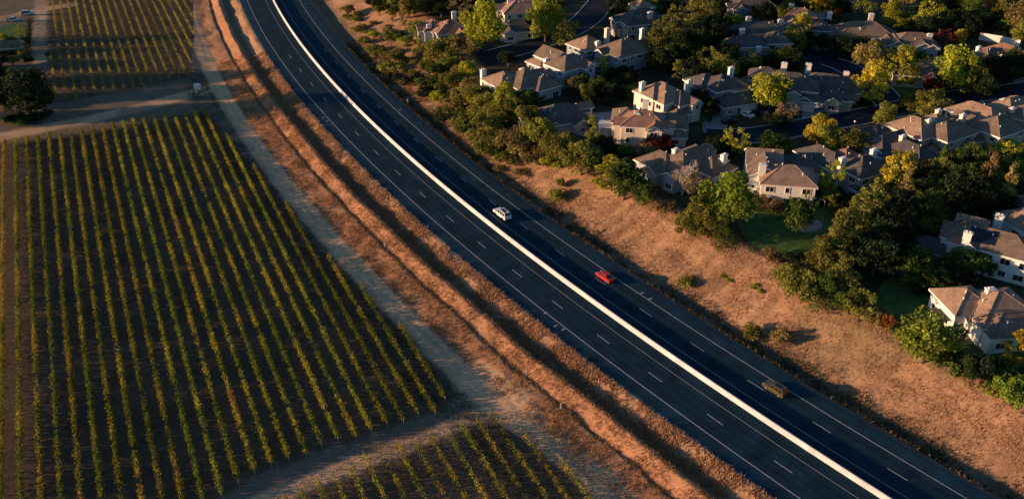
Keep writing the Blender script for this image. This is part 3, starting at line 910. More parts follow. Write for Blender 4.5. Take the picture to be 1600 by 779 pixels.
def crown_mesh(kind, seed):
    rng = np.random.default_rng(seed)
    if kind == "round":          # 10 m wide, crown 2..10 m
        k = 42
        dirs = rng.normal(size=(k, 3)); dirs /= np.linalg.norm(dirs, axis=1)[:, None]
        rad = rng.uniform(.35, .92, k) ** .8
        cl = dirs * rad[:, None] * np.array([4.5, 4.5, 4.0]) * rng.uniform(.8, 1.1, (k, 1)) + np.array([0, 0, 5.4])
        cl[:, 2] = np.maximum(cl[:, 2], 1.9)
        cr = rng.uniform(1.0, 1.9, k); n_l, ls = 105, (.17, .34)
    elif kind == "broad":        # irregular oak, 10 wide, 8 high
        k = 50
        a = rng.uniform(0, 2 * math.pi, k); r = np.sqrt(rng.uniform(0, 1, k)) * 4.5
        h = 1.9 + 5.2 * np.sqrt(np.clip(1 - (r / 5.2) ** 2, 0, 1)) * rng.uniform(.25, 1, k)
        cl = np.stack([r * np.cos(a), r * np.sin(a), h], 1); cr = rng.uniform(.9, 1.6, k); n_l, ls = 95, (.16, .32)
    elif kind == "conifer":      # 7 wide, 15 high, ragged tiers
        k = 60
        z = 1.2 + 13.2 * (rng.uniform(0, 1, k) ** 1.25)
        rr = 3.3 * (1 - (z - 1) / 15) ** .8 * rng.uniform(.45, 1.0, k); a = rng.uniform(0, 2 * math.pi, k)
        cl = np.stack([rr * np.cos(a), rr * np.sin(a), z], 1); cr = (.55 + 1.0 * (1 - z / 15)) * rng.uniform(.8, 1.2, k); n_l, ls = 62, (.13, .27)
    elif kind == "slim":         # 4 wide, 10 high
        k = 26
        z = .8 + 9.0 * rng.uniform(0, 1, k); rr = 1.35 * np.sin(np.pi * np.clip(z / 10.5, .05, 1)) ** .6 * rng.uniform(.3, 1, k); a = rng.uniform(0, 2 * math.pi, k)
        cl = np.stack([rr * np.cos(a), rr * np.sin(a), z], 1); cr = rng.uniform(.45, .8, k); n_l, ls = 70, (.11, .22)
    elif kind == "pyramid":      # autumn pear: 8 wide, 10 high, leaves to low down
        k = 44
        z = 2.0 + 7.6 * rng.uniform(0, 1, k) ** 1.1
        rr = 3.7 * (1 - ((z - 3.6) / 6.8) ** 2 * .85).clip(.1) * rng.uniform(.45, 1, k); a = rng.uniform(0, 2 * math.pi, k)
        cl = np.stack([rr * np.cos(a), rr * np.sin(a), z], 1); cr = rng.uniform(.65, 1.2, k); n_l, ls = 80, (.14, .28)
    elif kind == "shrub":        # 4 wide, 2.6 high, from the ground
        k = 22
        a = rng.uniform(0, 2 * math.pi, k); r = np.sqrt(rng.uniform(0, 1, k)) * 1.6
        h = .5 + 1.5 * np.clip(1 - (r / 2.1) ** 2, .05, 1) * rng.uniform(.3, 1, k)
        cl = np.stack([r * np.cos(a), r * np.sin(a), h], 1); cr = rng.uniform(.4, .8, k); n_l, ls = 62, (.09, .19)
    elif kind == "sparse":       # thin dry crown, 9 wide, 9 high
        k = 34
        dirs = rng.normal(size=(k, 3)); dirs /= np.linalg.norm(dirs, axis=1)[:, None]
        cl = dirs * (rng.uniform(.3, 1, k) ** .5)[:, None] * np.array([4.0, 4.0, 3.2]) + np.array([0, 0, 5.6]); cr = rng.uniform(.5, 1.0, k); n_l, ls = 44, (.12, .24)
    P, Nn, T = [], [], []
    for c, r in zip(cl, cr):
        d = rng.normal(size=(n_l, 3)); d /= np.linalg.norm(d, axis=1)[:, None]
        q = r * rng.uniform(.45, 1.08, n_l) ** .6
        p = c + d * q[:, None] * np.array([1, 1, .8])
        P.append(p); Nn.append(d * .8 + np.array([0, 0, .3])); T.append(np.full(n_l, rng.uniform(.7, 1.3)) * rng.uniform(.65, 1.35, n_l))
    P = np.concatenate(P); Nn = np.concatenate(Nn); T = np.concatenate(T)
    P[:, 2] = np.maximum(P[:, 2], .08)
    V, Q = leaf_quads(P, rng.uniform(ls[0], ls[1], len(P)), Nn, rng)
    hue = rng.normal(0, .08, len(P))
    C = np.stack([T * (1 + hue), T, T * (1 - hue)], 1).clip(.2, 2)
    return np_mesh("crown_" + kind, V, Q, np.repeat(C, 4, 0)), cl


def trunk_mesh(kind, seed, cl, bark):
    rng = random.Random(seed); m = MB()
    top = {"round": 6, "broad": 4.5, "conifer": 14, "slim": 8, "pyramid": 8, "shrub": 1.0, "sparse": 6}[kind]
    r0 = {"round": .34, "broad": .42, "conifer": .34, "slim": .14, "pyramid": .2, "shrub": .1, "sparse": .22}[kind]
    pts = [Vector((0, 0, -.4))]
    for k in range(1, 5):
        z = top * k / 4; pts.append(Vector((rng.uniform(-.15, .15) * min(z, 3) * .4, rng.uniform(-.15, .15) * min(z, 3) * .4, z)))
    for k in range(4): m.tube(pts[k], pts[k + 1], r0 * (1 - k * .2), r0 * (1 - (k + 1) * .2), 7)
    for i in range(0, len(cl), 3 if kind != "conifer" else 5):
        e = Vector(cl[i]); b = pts[min(4, max(1, int(e.z / top * 2)))]
        if kind in ("conifer", "slim"): b = Vector((0, 0, e.z * .95))
        mid = b.lerp(e, .5) + Vector((0, 0, .25))
        m.tube(b, mid, r0 * .32, r0 * .2, 5); m.tube(mid, e, r0 * .2, r0 * .07, 4)
    return m.mesh("trunk_" + kind, bark)


SIZE = {"round": (10.5, 10), "broad": (10.5, 8), "conifer": (7, 15), "slim": (3.8, 10), "pyramid": (8, 10), "shrub": (4.2, 2.6), "sparse": (9, 9)}
PROTO = {}
for ki, kn in enumerate(SIZE):
    PROTO[kn] = []
    for v_ in range(3):
        cm, cl = crown_mesh(kn, 100 + ki * 10 + v_)
        PROTO[kn].append((cm, trunk_mesh(kn, ki * 7 + v_, cl, BARK)))
LEAF = {"dark": leaf_mat("leaf_dark_green", (.024, .040, .015)), "green": leaf_mat("leaf_green", (.075, .120, .022)),
        "olive": leaf_mat("leaf_olive", (.190, .195, .036)), "bright": leaf_mat("leaf_bright_green", (.19, .26, .03)),
        "yellowgreen": leaf_mat("leaf_yellow_green", (.33, .35, .03)), "gold": leaf_mat("leaf_gold", (.42, .34, .03)),
        "orange": leaf_mat("leaf_orange", (.36, .12, .025)), "brown": leaf_mat("leaf_brown", (0.21, 0.14, 0.063)), "red": leaf_mat("leaf_dark_red", (.11, .028, .02)),
        "khaki": leaf_mat("leaf_khaki", (.25, .20, .065))}
LOOK = {"dark": "dark green", "green": "green", "olive": "olive green", "bright": "bright green", "yellowgreen": "yellow green", "gold": "golden autumn",
        "orange": "orange autumn", "brown": "brownish", "red": "dark red", "khaki": "dull khaki"}
NOUN = {"round": "rounded tree", "broad": "spreading tree", "conifer": "tall conifer", "slim": "slim upright tree", "pyramid": "pear shaped tree", "shrub": "low shrub", "sparse": "thin crowned tree"}
OBJN = {"round": "rounded_tree", "broad": "spreading_tree", "conifer": "conifer", "slim": "slim_tree", "pyramid": "autumn_tree", "shrub": "shrub", "sparse": "thin_tree"}
TREES = []


def tree(px, py, w, h, kind, col, world=None, place=None):
    """px, py = middle of the crown in the picture"""
    rnd = random.Random(int(px * 31 + py * 17))
    p = at(px, py, h * (.5 if kind in ("shrub", "conifer", "slim") else .6)) if world is None else Vector((world[0], world[1], float(terr(world[0], world[1]))))
    cm, tm = PROTO[kind][rnd.randrange(3)]
    sw, sh = SIZE[kind]
    root = link(OBJN[kind], None, None, (p.x, p.y, p.z - .03), rnd.uniform(0, 6.28))
    w *= 1.06; h *= 1.02
    root.scale = (w / sw, w / sw * rnd.uniform(.92, 1.08), h / sh)
    link("trunk", tm, root)
    c = link("crown", cm, root)
    if not cm.materials: cm.materials.append(LEAF[col])
    c.material_slots[0].link = 'OBJECT'; c.material_slots[0].material = LEAF[col]
    TREES.append((root, p, kind, col, w, h, place))
    return root


T = tree
HILL = "on the dry bank above the highway"
# roadside bank, top to bottom
for a in [(543, 25, 5, 3, "shrub", "olive"), (562, 46, 5, 3, "shrub", "olive"), (569, 62, 6, 3.4, "shrub", "olive"), (583, 35, 3.5, 2, "shrub", "khaki"), (592, 12, 6, 5, "broad", "olive"),
          (588, 76, 8, 4, "shrub", "olive"), (611, 102, 9, 4, "shrub", "olive"), (622, 78, 4.5, 2.2, "shrub", "khaki"), (609, 58, 5, 2.6, "shrub", "olive"), (632, 92, 5, 2, "shrub", "khaki"),
          (604, 86, 6, 2.6, "shrub", "khaki"), (598, 58, 5, 2.4, "shrub", "khaki"), (574, 50, 4, 2, "shrub", "khaki"), (628, 106, 6, 2.4, "shrub", "khaki"), (648, 96, 4, 1.6, "shrub", "khaki"),
          (636, 62, 6, 4, "broad", "olive"), (639, 121, 11, 3.2, "shrub", "dark"), (671, 124, 9, 4, "shrub", "green"), (672, 143, 10, 3.4, "shrub", "dark"), (606, 118, 5, 2.5, "shrub", "dark"),
          (702, 178, 10, 3.6, "shrub", "dark"), (728, 186, 10, 3.6, "shrub", "olive"), (696, 168, 6, 2.6, "shrub", "olive"), (763, 228, 7, 4, "shrub", "olive"), (792, 246, 7.5, 3.6, "shrub", "olive"),
          (832, 243, 9, 4, "shrub", "khaki"), (812, 228, 7, 4, "shrub", "khaki"), (846, 232, 6, 3.2, "shrub", "brown"), (814, 268, 5, 1.8, "shrub", "khaki"), (876, 284, 3, 3, "shrub", "olive"), (871, 302, 5, 3.6, "shrub", "olive"),
          (1072, 438, 4.6, 2.2, "shrub", "olive"), (1175, 516, 4.6, 3.6, "shrub", "olive"), (1222, 523, 4.2, 3.8, "shrub", "khaki"), (742, 214, 5, 2.2, "shrub", "khaki"),
          (780, 262, 4, 1.6, "shrub", "khaki"), (716, 196, 5, 2, "shrub", "khaki"), (1038, 321, 7, 3, "shrub", "brown"), (860, 252, 5, 2.4, "shrub", "khaki")]:
    T(*a, place=HILL)
EDGE = "at the top edge of the dry bank"
for a in [(738, 150, 6, 6, "broad", "yellowgreen"), (770, 190, 6, 6, "broad", "khaki"), (830, 205, 6, 6, "broad", "yellowgreen"), (890, 232, 6, 5, "broad", "khaki"), (715, 110, 5, 5, "broad", "khaki"), (629, 20, 4.5, 10, "slim", "khaki"), (611, 8, 5, 13, "slim", "olive"), (650, 42, 6.5, 8, "broad", "olive"), (654, 64, 3, 5.5, "slim", "yellowgreen"), (685, 74, 14, 9, "broad", "olive"),
          (722, 72, 12, 9, "sparse", "khaki"), (700, 92, 8, 6, "broad", "olive"), (731, 106, 6.5, 7, "round", "yellowgreen"), (708, 122, 9, 7, "broad", "olive"), (722, 148, 8.5, 6.5, "broad", "olive"), (745, 146, 9, 8, "broad", "olive"),
          (737, 128, 7, 5, "broad", "khaki"), (760, 160, 10, 8, "broad", "olive"), (789, 152, 9, 10, "pyramid", "yellowgreen"), (783, 172, 9, 9, "broad", "olive"), (758, 199, 10, 10, "pyramid", "olive"), (772, 214, 7, 7, "broad", "olive"),
          (805, 216, 12, 7, "broad", "khaki"), (825, 182, 9, 9, "round", "olive"), (845, 200, 9, 8, "broad", "olive"), (876, 224, 9.5, 9, "broad", "olive"), (858, 216, 7, 6, "sparse", "olive"), (897, 236, 6, 5, "broad", "olive"),
          (925, 210, 4.5, 12, "slim", "olive"), (909, 243, 11, 9, "round", "olive"), (928, 250, 8, 7, "round", "green"), (957, 267, 8.5, 9, "pyramid", "yellowgreen"), (977, 274, 10, 11, "round", "green"), (1008, 296, 7.5, 6.5, "round", "green"),
          (1088, 287, 7, 8, "sparse", "khaki"), (1092, 328, 8, 10, "conifer", "olive"), (1078, 344, 7, 6, "broad", "olive"), (1143, 306, 13, 14, "round", "bright"), (1132, 362, 6, 6.5, "conifer", "green"), (1108, 342, 7, 7, "broad", "olive"),
          (1235, 424, 6.5, 5, "broad", "olive"), (1256, 441, 9, 7, "broad", "olive"), (1284, 398, 8, 10, "conifer", "olive"), (1293, 449, 8, 8, "conifer", "green"), (1318, 432, 8, 10, "conifer", "olive"), (1330, 466, 6, 6, "broad", "green"),
          (1346, 474, 8, 7, "sparse", "olive"), (1365, 494, 5, 4, "shrub", "khaki"), (1388, 501, 3.2, 4.2, "shrub", "orange"), (1320, 366, 9.5, 16, "conifer", "olive"), (1343, 342, 9, 15, "conifer", "olive"), (1362, 328, 9, 15, "conifer", "olive"), (1302, 384, 8, 13, "conifer", "olive"),
          (1453, 524, 12, 10, "round", "bright"), (1490, 562, 7, 4.5, "shrub", "green"), (1537, 578, 6.5, 4.5, "shrub", "red"), (1560, 590, 6, 4, "shrub", "brown"), (1586, 606, 7, 6, "broad", "bright"), (1598, 540, 6, 7, "pyramid", "gold"), (1518, 568, 5, 3, "shrub", "olive"),
          (1405, 512, 5, 3, "shrub", "green"), (1245, 404, 6, 3, "shrub", "dark"), (1206, 396, 5, 2.4, "shrub", "brown")]:
    T(*a, place=EDGE)
# around the houses
for a in [(1151, 220, 8, 9, "sparse", "yellowgreen"), (1213, 222, 10, 7, "round", "green"), (1282, 198, 10, 9, "round", "gold"), (1299, 214, 9, 8, "round", "olive"), (1330, 217, 9, 8, "round", "olive"), (1352, 225, 6, 6, "sparse", "yellowgreen"),
          (1301, 276, 6.5, 10, "sparse", "yellowgreen"), (1252, 327, 8.5, 11, "round", "green"), (1190, 312, 6, 3.4, "broad", "brown"), (1214, 322, 6, 4, "shrub", "brown"), (1406, 270, 10, 13, "pyramid", "gold"), (1413, 300, 6, 14, "conifer", "khaki"),
          (1490, 256, 9, 7, "round", "olive"), (1519, 250, 9, 6.5, "round", "bright"), (1575, 230, 10, 5, "broad", "yellowgreen"), (1543, 284, 7, 15, "conifer", "brown"), (1574, 303, 5, 16, "conifer", "khaki"), (1472, 266, 8, 9, "broad", "olive"),
          (1425, 400, 9, 8, "broad", "green"), (1392, 388, 9, 9, "broad", "dark"), (1394, 354, 2.6, 6, "slim", "red"), (1512, 404, 9, 7, "broad", "green"), (1540, 410, 6, 5, "broad", "green"), (1490, 344, 6, 7, "round", "dark"),
          (757, 34, 15, 17, "round", "yellowgreen"), (720, 10, 9, 9, "sparse", "khaki"), (853, 22, 13, 16, "round", "yellowgreen"), (880, 48, 11, 11, "round", "olive"), (838, 30, 8, 9, "broad", "green"), (866, 10, 12, 13, "round", "green"),
          (794, 88, 6.5, 6, "broad", "dark"), (897, 128, 7, 6, "broad", "khaki"), (944, 102, 4, 7, "slim", "yellowgreen"), (1025, 66, 9, 15, "conifer", "olive"), (1036, 56, 7, 14, "conifer", "olive"), (1049, 44, 8, 16, "conifer", "olive"), (1064, 44, 8, 15, "conifer", "khaki"),
          (1080, 32, 9, 16, "conifer", "olive"), (1091, 22, 9, 17, "conifer", "olive"), (1101, 16, 8, 15, "conifer", "khaki"), (1112, 12, 8, 14, "conifer", "olive"), (1058, 78, 10, 12, "conifer", "dark"), (1088, 62, 12, 13, "round", "dark"), (1120, 46, 11, 12, "round", "dark"),
          (1108, 92, 9, 9, "sparse", "olive"), (1147, 33, 9, 9, "round", "olive"), (1058, 112, 3.6, 7, "slim", "olive"), (1134, 104, 4, 7.5, "slim", "olive"), (1040, 88, 9, 9, "round", "dark"), (1207, 134, 12.5, 13, "round", "yellowgreen"), (1230, 174, 8, 6, "sparse", "brown"),
          (1216, 184, 7, 4, "broad", "dark"), (1252, 42, 9, 11, "pyramid", "gold"), (1243, 58, 10, 9, "round", "olive"), (1226, 22, 8, 9, "round", "olive"), (1278, 8, 7, 9, "pyramid", "gold"), (1294, 8, 6, 8, "pyramid", "gold"), (1309, 18, 4, 5, "round", "orange"),
          (1350, 12, 9, 8, "sparse", "yellowgreen"), (1393, 16, 8, 9, "round", "yellowgreen"), (1411, 8, 12, 9, "sparse", "khaki"), (1403, 30, 8, 6, "broad", "yellowgreen"), (1453, 22, 12, 11, "sparse", "yellowgreen"), (1364, 86, 13, 12, "broad", "khaki"),
          (1410, 98, 10, 12, "pyramid", "yellowgreen"), (1364, 122, 10, 12, "pyramid", "gold"), (1322, 66, 13, 8, "round", "dark"), (1355, 70, 9, 7, "round", "dark"), (1480, 60, 10, 7, "sparse", "red"), (1501, 57, 5, 6, "round", "gold"), (1497, 100, 12, 15, "round", "yellowgreen"),
          (1522, 116, 9, 11, "round", "olive"), (1462, 128, 7, 6, "broad", "red"), (1458, 158, 11, 9, "round", "olive"), (1425, 156, 8, 4.5, "broad", "olive"), (1383, 176, 7, 9, "round", "olive"), (1500, 32, 6, 7, "sparse", "gold"), (1539, 30, 9, 7, "round", "yellowgreen"),
          (1556, 8, 9, 9, "sparse", "orange"), (1573, 40, 8, 7, "round", "yellowgreen"), (1592, 26, 10, 12, "round", "khaki"), (1597, 48, 7, 9, "round", "olive"), (1512, 8, 9, 9, "round", "yellowgreen"), (1560, 106, 14, 11, "round", "dark"), (1540, 132, 9, 8, "round", "dark"),
          (1583, 100, 12, 10, "round", "dark"), (1580, 88, 8, 7, "round", "khaki"), (1110, 172, 4, 7, "slim", "dark"), (1094, 150, 7, 8, "round", "dark"), (1122, 162, 7, 4.5, "broad", "dark"), (990, 142, 5, 4, "shrub", "bright"), (1030, 222, 8, 5, "broad", "red"),
          (1010, 232, 8, 4, "broad", "brown"), (1112, 216, 6, 5, "round", "dark"), (1150, 60, 9, 8, "broad", "dark"), (1240, 92, 8, 7, "round", "dark"), (1170, 100, 9, 7, "round", "green"), (1225, 84, 9, 8, "round", "green"), (1205, 95, 7, 5, "broad", "dark"),
          (926, 196, 3, 3.5, "slim", "red"), (1472, 12, 8, 8, "round", "dark"), (1426, 30, 7, 6, "round", "green"), (1352, 158, 5, 3, "shrub", "dark"), (1300, 152, 5, 3, "shrub", "dark"), (700, 58, 5, 3, "shrub", "dark"), (742, 60, 6, 4, "shrub", "dark"),
          (862, 130, 6, 3, "shrub", "khaki"), (838, 148, 6, 3, "shrub", "green"), (1480, 440, 6, 5, "broad", "dark"), (1440, 440, 6, 4, "shrub", "dark"), (1500, 430, 7, 5, "broad", "dark"), (1410, 352, 9, 12, "round", "dark"), (1384, 352, 8, 11, "conifer", "dark")]:
    T(*a)
# left edge: farmyard
FARM = "in the farmyard at the left edge"
T(38, 140, 19, 16, "round", "dark", place="beside the farm track at the left edge")
for a in [(6, 112, 6, 6, "broad", "olive"), (4, 160, 5, 4, "broad", "olive"), (14, 186, 4, 2.4, "shrub", "olive"), (30, 48, 4, 5, "sparse", "yellowgreen"), (4, 56, 3, 3, "shrub", "yellowgreen"), (28, 72, 6, 5, "sparse", "olive"),
          (36, 80, 5, 4, "broad", "khaki"), (74, 84, 3, 1.6, "shrub", "orange"), (-14, 100, 12, 12, "round", "dark"), (18, 92, 5, 4, "broad", "olive"), (-30, 46, 9, 10, "round", "dark"), (-26, 158, 10, 11, "round", "dark")]:
    T(*a, place=FARM)
for a in [(22, 184, 7, 3, "shrub", "dark"), (52, 182, 7, 3, "shrub", "dark"), (70, 176, 5, 2.4, "shrub", "dark"), (36, 188, 6, 2.4, "shrub", "green"), (46, 92, 4, 3, "shrub", "dark"), (8, 84, 6, 4, "shrub", "dark"), (16, 62, 5, 3, "shrub", "green"), (34, 62, 5, 3, "shrub", "olive")]:
    T(*a, place=FARM)
for i, (wx, wy, ww, hh) in enumerate(((-178, 262, 14, 16), (-184, 276, 15, 17), (-182, 290, 14, 16), (-196, 306, 11, 10), (-202, 320, 11, 9.5), (-206, 332, 10, 9))):  # out-of-view trees, set here to shade the upper vineyard and the bank
    T(3000 + i, 10, ww, hh, "round", "dark", world=(wx, wy), place="at the left edge behind the farmyard")
# unpicked dark greenery that fills the gardens
FILL = [([(890, 112), (1000, 104), (1006, 150), (940, 156), (900, 140)], 26, "gardens", ("shrub", "broad", "round"), (3, 7)),
        ([(1070, 40), (1140, 30), (1150, 118), (1080, 112), (1050, 90)], 16, "conifers", ("round", "broad"), (6, 11)),
        ([(1440, 258), (1600, 240), (1640, 330), (1500, 345), (1430, 345)], 34, "ravine", ("round", "broad", "conifer"), (8, 14)),
        ([(1352, 300), (1440, 290), (1420, 384), (1368, 400)], 16, "ravine", ("round", "broad", "conifer"), (7, 13)),
        ([(1440, 0), (1640, -10), (1640, 60), (1440, 46)], 26, "top", ("round", "broad"), (6, 10)),
        ([(1110, -4), (1330, -10), (1320, 14), (1130, 26)], 20, "top", ("round", "broad"), (6, 10)),
        ([(560, -8), (780, -14), (690, 12), (640, 16), (600, 6)], 18, "top", ("round", "broad"), (6, 10)),
        ([(880, -12), (1110, -14), (1060, 20), (960, 40), (970, 8)], 12, "top", ("round", "broad"), (5, 9)),
        ([(1500, 560), (1640, 560), (1640, 640), (1560, 600)], 8, "corner", ("shrub", "broad"), (3, 6)),
        ([(1160, 90), (1245, 80), (1250, 104), (1180, 108)], 8, "garden", ("broad", "round"), (4, 8)),
        ([(1060, 205), (1130, 200), (1180, 230), (1140, 240)], 7, "garden", ("shrub", "broad"), (3, 5)),
        ([(1280, 290), (1330, 300), (1310, 325), (1270, 316)], 6, "garden", ("shrub", "broad"), (3, 5)),
        ([(1420, 420), (1500, 412), (1480, 440), (1430, 432)], 6, "garden", ("shrub", "broad"), (3, 6)),
        ([(760, 140), (850, 138), (840, 165), (790, 165)], 7, "garden", ("shrub", "broad"), (3, 6)),
        ([(660, 50), (750, 56), (740, 76), (680, 72)], 7, "garden", ("shrub", "broad"), (3, 5)),
        ([(940, 222), (1010, 236), (1000, 262), (950, 252)], 7, "garden", ("shrub", "broad"), (3, 6)),
        ([(1520, 108), (1600, 96), (1600, 132), (1530, 134)], 8, "garden", ("round", "broad"), (6, 9)),
        ([(1480, 320), (1430, 340), (1440, 368), (1480, 362)], 6, "ravine", ("round", "broad"), (5, 9)),
        ([(1395, 45), (1330, 62), (1400, 88), (1480, 92)], 7, "garden", ("shrub", "broad"), (3, 6)),
        ([(1250, 60), (1300, 40), (1310, 60), (1280, 78)], 6, "garden", ("round", "broad"), (4, 7)),
        ([(1000, 40), (1045, 30), (1040, 100), (1010, 104)], 7, "conifers", ("broad", "shrub"), (4, 8))]
rf = random.Random(11)
for poly, n, _, kinds, hr in FILL:
    xs, ys = [p[0] for p in poly], [p[1] for p in poly]
    done = 0; tries = 0; got = []
    while done < n and tries < n * 30:
        tries += 1
        x, y = rf.uniform(min(xs), max(xs)), rf.uniform(min(ys), max(ys))
        if not bool(inside(poly, np.array([x]), np.array([y]))[0]): continue
        kd = rf.choice(kinds); h = rf.uniform(*hr)
        w = {"shrub": 1.5, "broad": 1.1, "round": .95, "conifer": .5}[kd] * h * rf.uniform(.85, 1.15)
        if kd == "shrub": h *= .6
        p = at(x, y, h * .5)
        if any(math.hypot(p.x - a, p.y - b) < r + w * .25 for a, b, r in HOUSE_BLOCKS): continue
        if any(float(seg_dist(l, np.array([p.x]), np.array([p.y]))[0]) < hw + w * .3 for l, hw in STREET_LINES): continue
        if any(math.hypot(p.x - a, p.y - b) < w * .35 for a, b in got): continue
        got.append((p.x, p.y))
        T(x, y, w, h, kd, rf.choice(("dark", "dark", "dark", "green", "olive")), world=(p.x, p.y)); done += 1

SCRUB = [(528, 6), (575, 20), (640, 60), (690, 100), (735, 140), (770, 170), (850, 215), (880, 240), (860, 262), (810, 272), (770, 246), (720, 200), (660, 150), (600, 112), (560, 60)]
done = 0
while done < 62:
    x, y = rf.uniform(528, 880), rf.uniform(6, 272)
    if not bool(inside(SCRUB, np.array([x]), np.array([y]))[0]): continue
    w = rf.uniform(2.6, 6.5); kd = rf.choice(("shrub", "shrub", "shrub", "broad"))
    T(x, y, w, w * (rf.uniform(.42, .62) if kd == "shrub" else .8), kd, rf.choice(("olive", "olive", "khaki", "khaki", "yellowgreen", "green")), place=HILL); done += 1
for x, y in ((1130, 430), (1140, 437), (1176, 447), (1188, 453), (1182, 444)):
    T(x, y, 1.8, .8, "shrub", "yellowgreen", place="on the open dry slope")
# the bare pale tree


def bare_tree(px, py, h, label):
    p = at(px, py)
    root = link("bare_tree", None, None, p); tag(root, label, "tree")
    rnd = random.Random(4); tr, br = MB(), MB()

    def grow(m, a, d, L, r, lev):
        b = a + d * L
        m.tube(a, b, r, r * .65, 6 if lev < 2 else 4)
        if lev >= 5 or r < .008: return
        for k in range(3 if lev < 4 else 2):
            nd = (d + Vector((rnd.uniform(-.6, .6), rnd.uniform(-.6, .6), rnd.uniform(0, .35)))).normalized()
            grow(br, b - d * L * rnd.uniform(0, .35), nd, L * rnd.uniform(.6, .8), max(r * .55, .018), lev + 1)
    for k in range(3):
        grow(tr, Vector((rnd.uniform(-.3, .3), rnd.uniform(-.3, .3), -.3)), Vector((rnd.uniform(-.25, .25), rnd.uniform(-.25, .25), 1)).normalized(), h * .3, .17, 0)
    link("trunk", tr.mesh("trunk", PALE_BARK), root); link("branch", br.mesh("branch", PALE_BARK), root)


bare_tree(1066, 304, 11, "leafless pale barked tree in front of the brown hip roofed house")
bare_tree(1058, 300, 8, "smaller leafless tree left of the tall pale barked one")

# labels: look, kind and the landmark beside it; ties are told apart by their order from the left
ORD = ["first", "second", "third", "fourth", "fifth", "sixth", "seventh", "eighth", "ninth", "tenth", "eleventh", "twelfth", "thirteenth", "fourteenth", "fifteenth", "sixteenth", "seventeenth", "eighteenth",
       "nineteenth", "twentieth", "twenty-first", "twenty-second", "twenty-third", "twenty-fourth", "twenty-fifth", "twenty-sixth", "twenty-seventh", "twenty-eighth", "twenty-ninth", "thirtieth"]
by = {}
for t in TREES:
    root, p, kind, col, w, h, place = t
    if place is None:
        best = min(LANDMARKS, key=lambda l: math.hypot(l[0] - p.x, l[1] - p.y))
        dx, dy = p.x - best[0], p.y - best[1]
        rel = ("right of " if dx > 0 else "left of ") if abs(dx) > abs(dy) else ("behind " if dy > 0 else "in front of ")
        place = rel + best[2]
    by.setdefault((LOOK[col], NOUN[kind], place), []).append(t)
for (look, noun, place), ts in by.items():
    ts.sort(key=lambda t: to_px(t[1])[0])
    for i, t in enumerate(ts):
        lab = f"{look} {noun} {place}" if len(ts) == 1 else f"{ORD[min(i, 29)]} {look} {noun} from left, {place}"
        tag(t[0], lab, "shrub" if t[2] == "shrub" else "tree", "shrubs on the bank" if t[2] == "shrub" else "trees around the houses")

# ------------------------------------------------------------------ vineyards
VINE = leaf_mat("vine_leaves", (1, 1, 1), .4)
TH = R(-25.0)
RD = np.array([math.sin(TH), math.cos(TH)]); PD = np.array([math.cos(TH), -math.sin(TH)])
post_m = MB(); post_m.tube((0, 0, -.3), (0, 0, 1.75), .055, .05, 6); POST_M = post_m.mesh("end_post", POST)


gq = at(66, 480); GREEN_ROW = float(np.array([gq.x, gq.y]) @ PD)


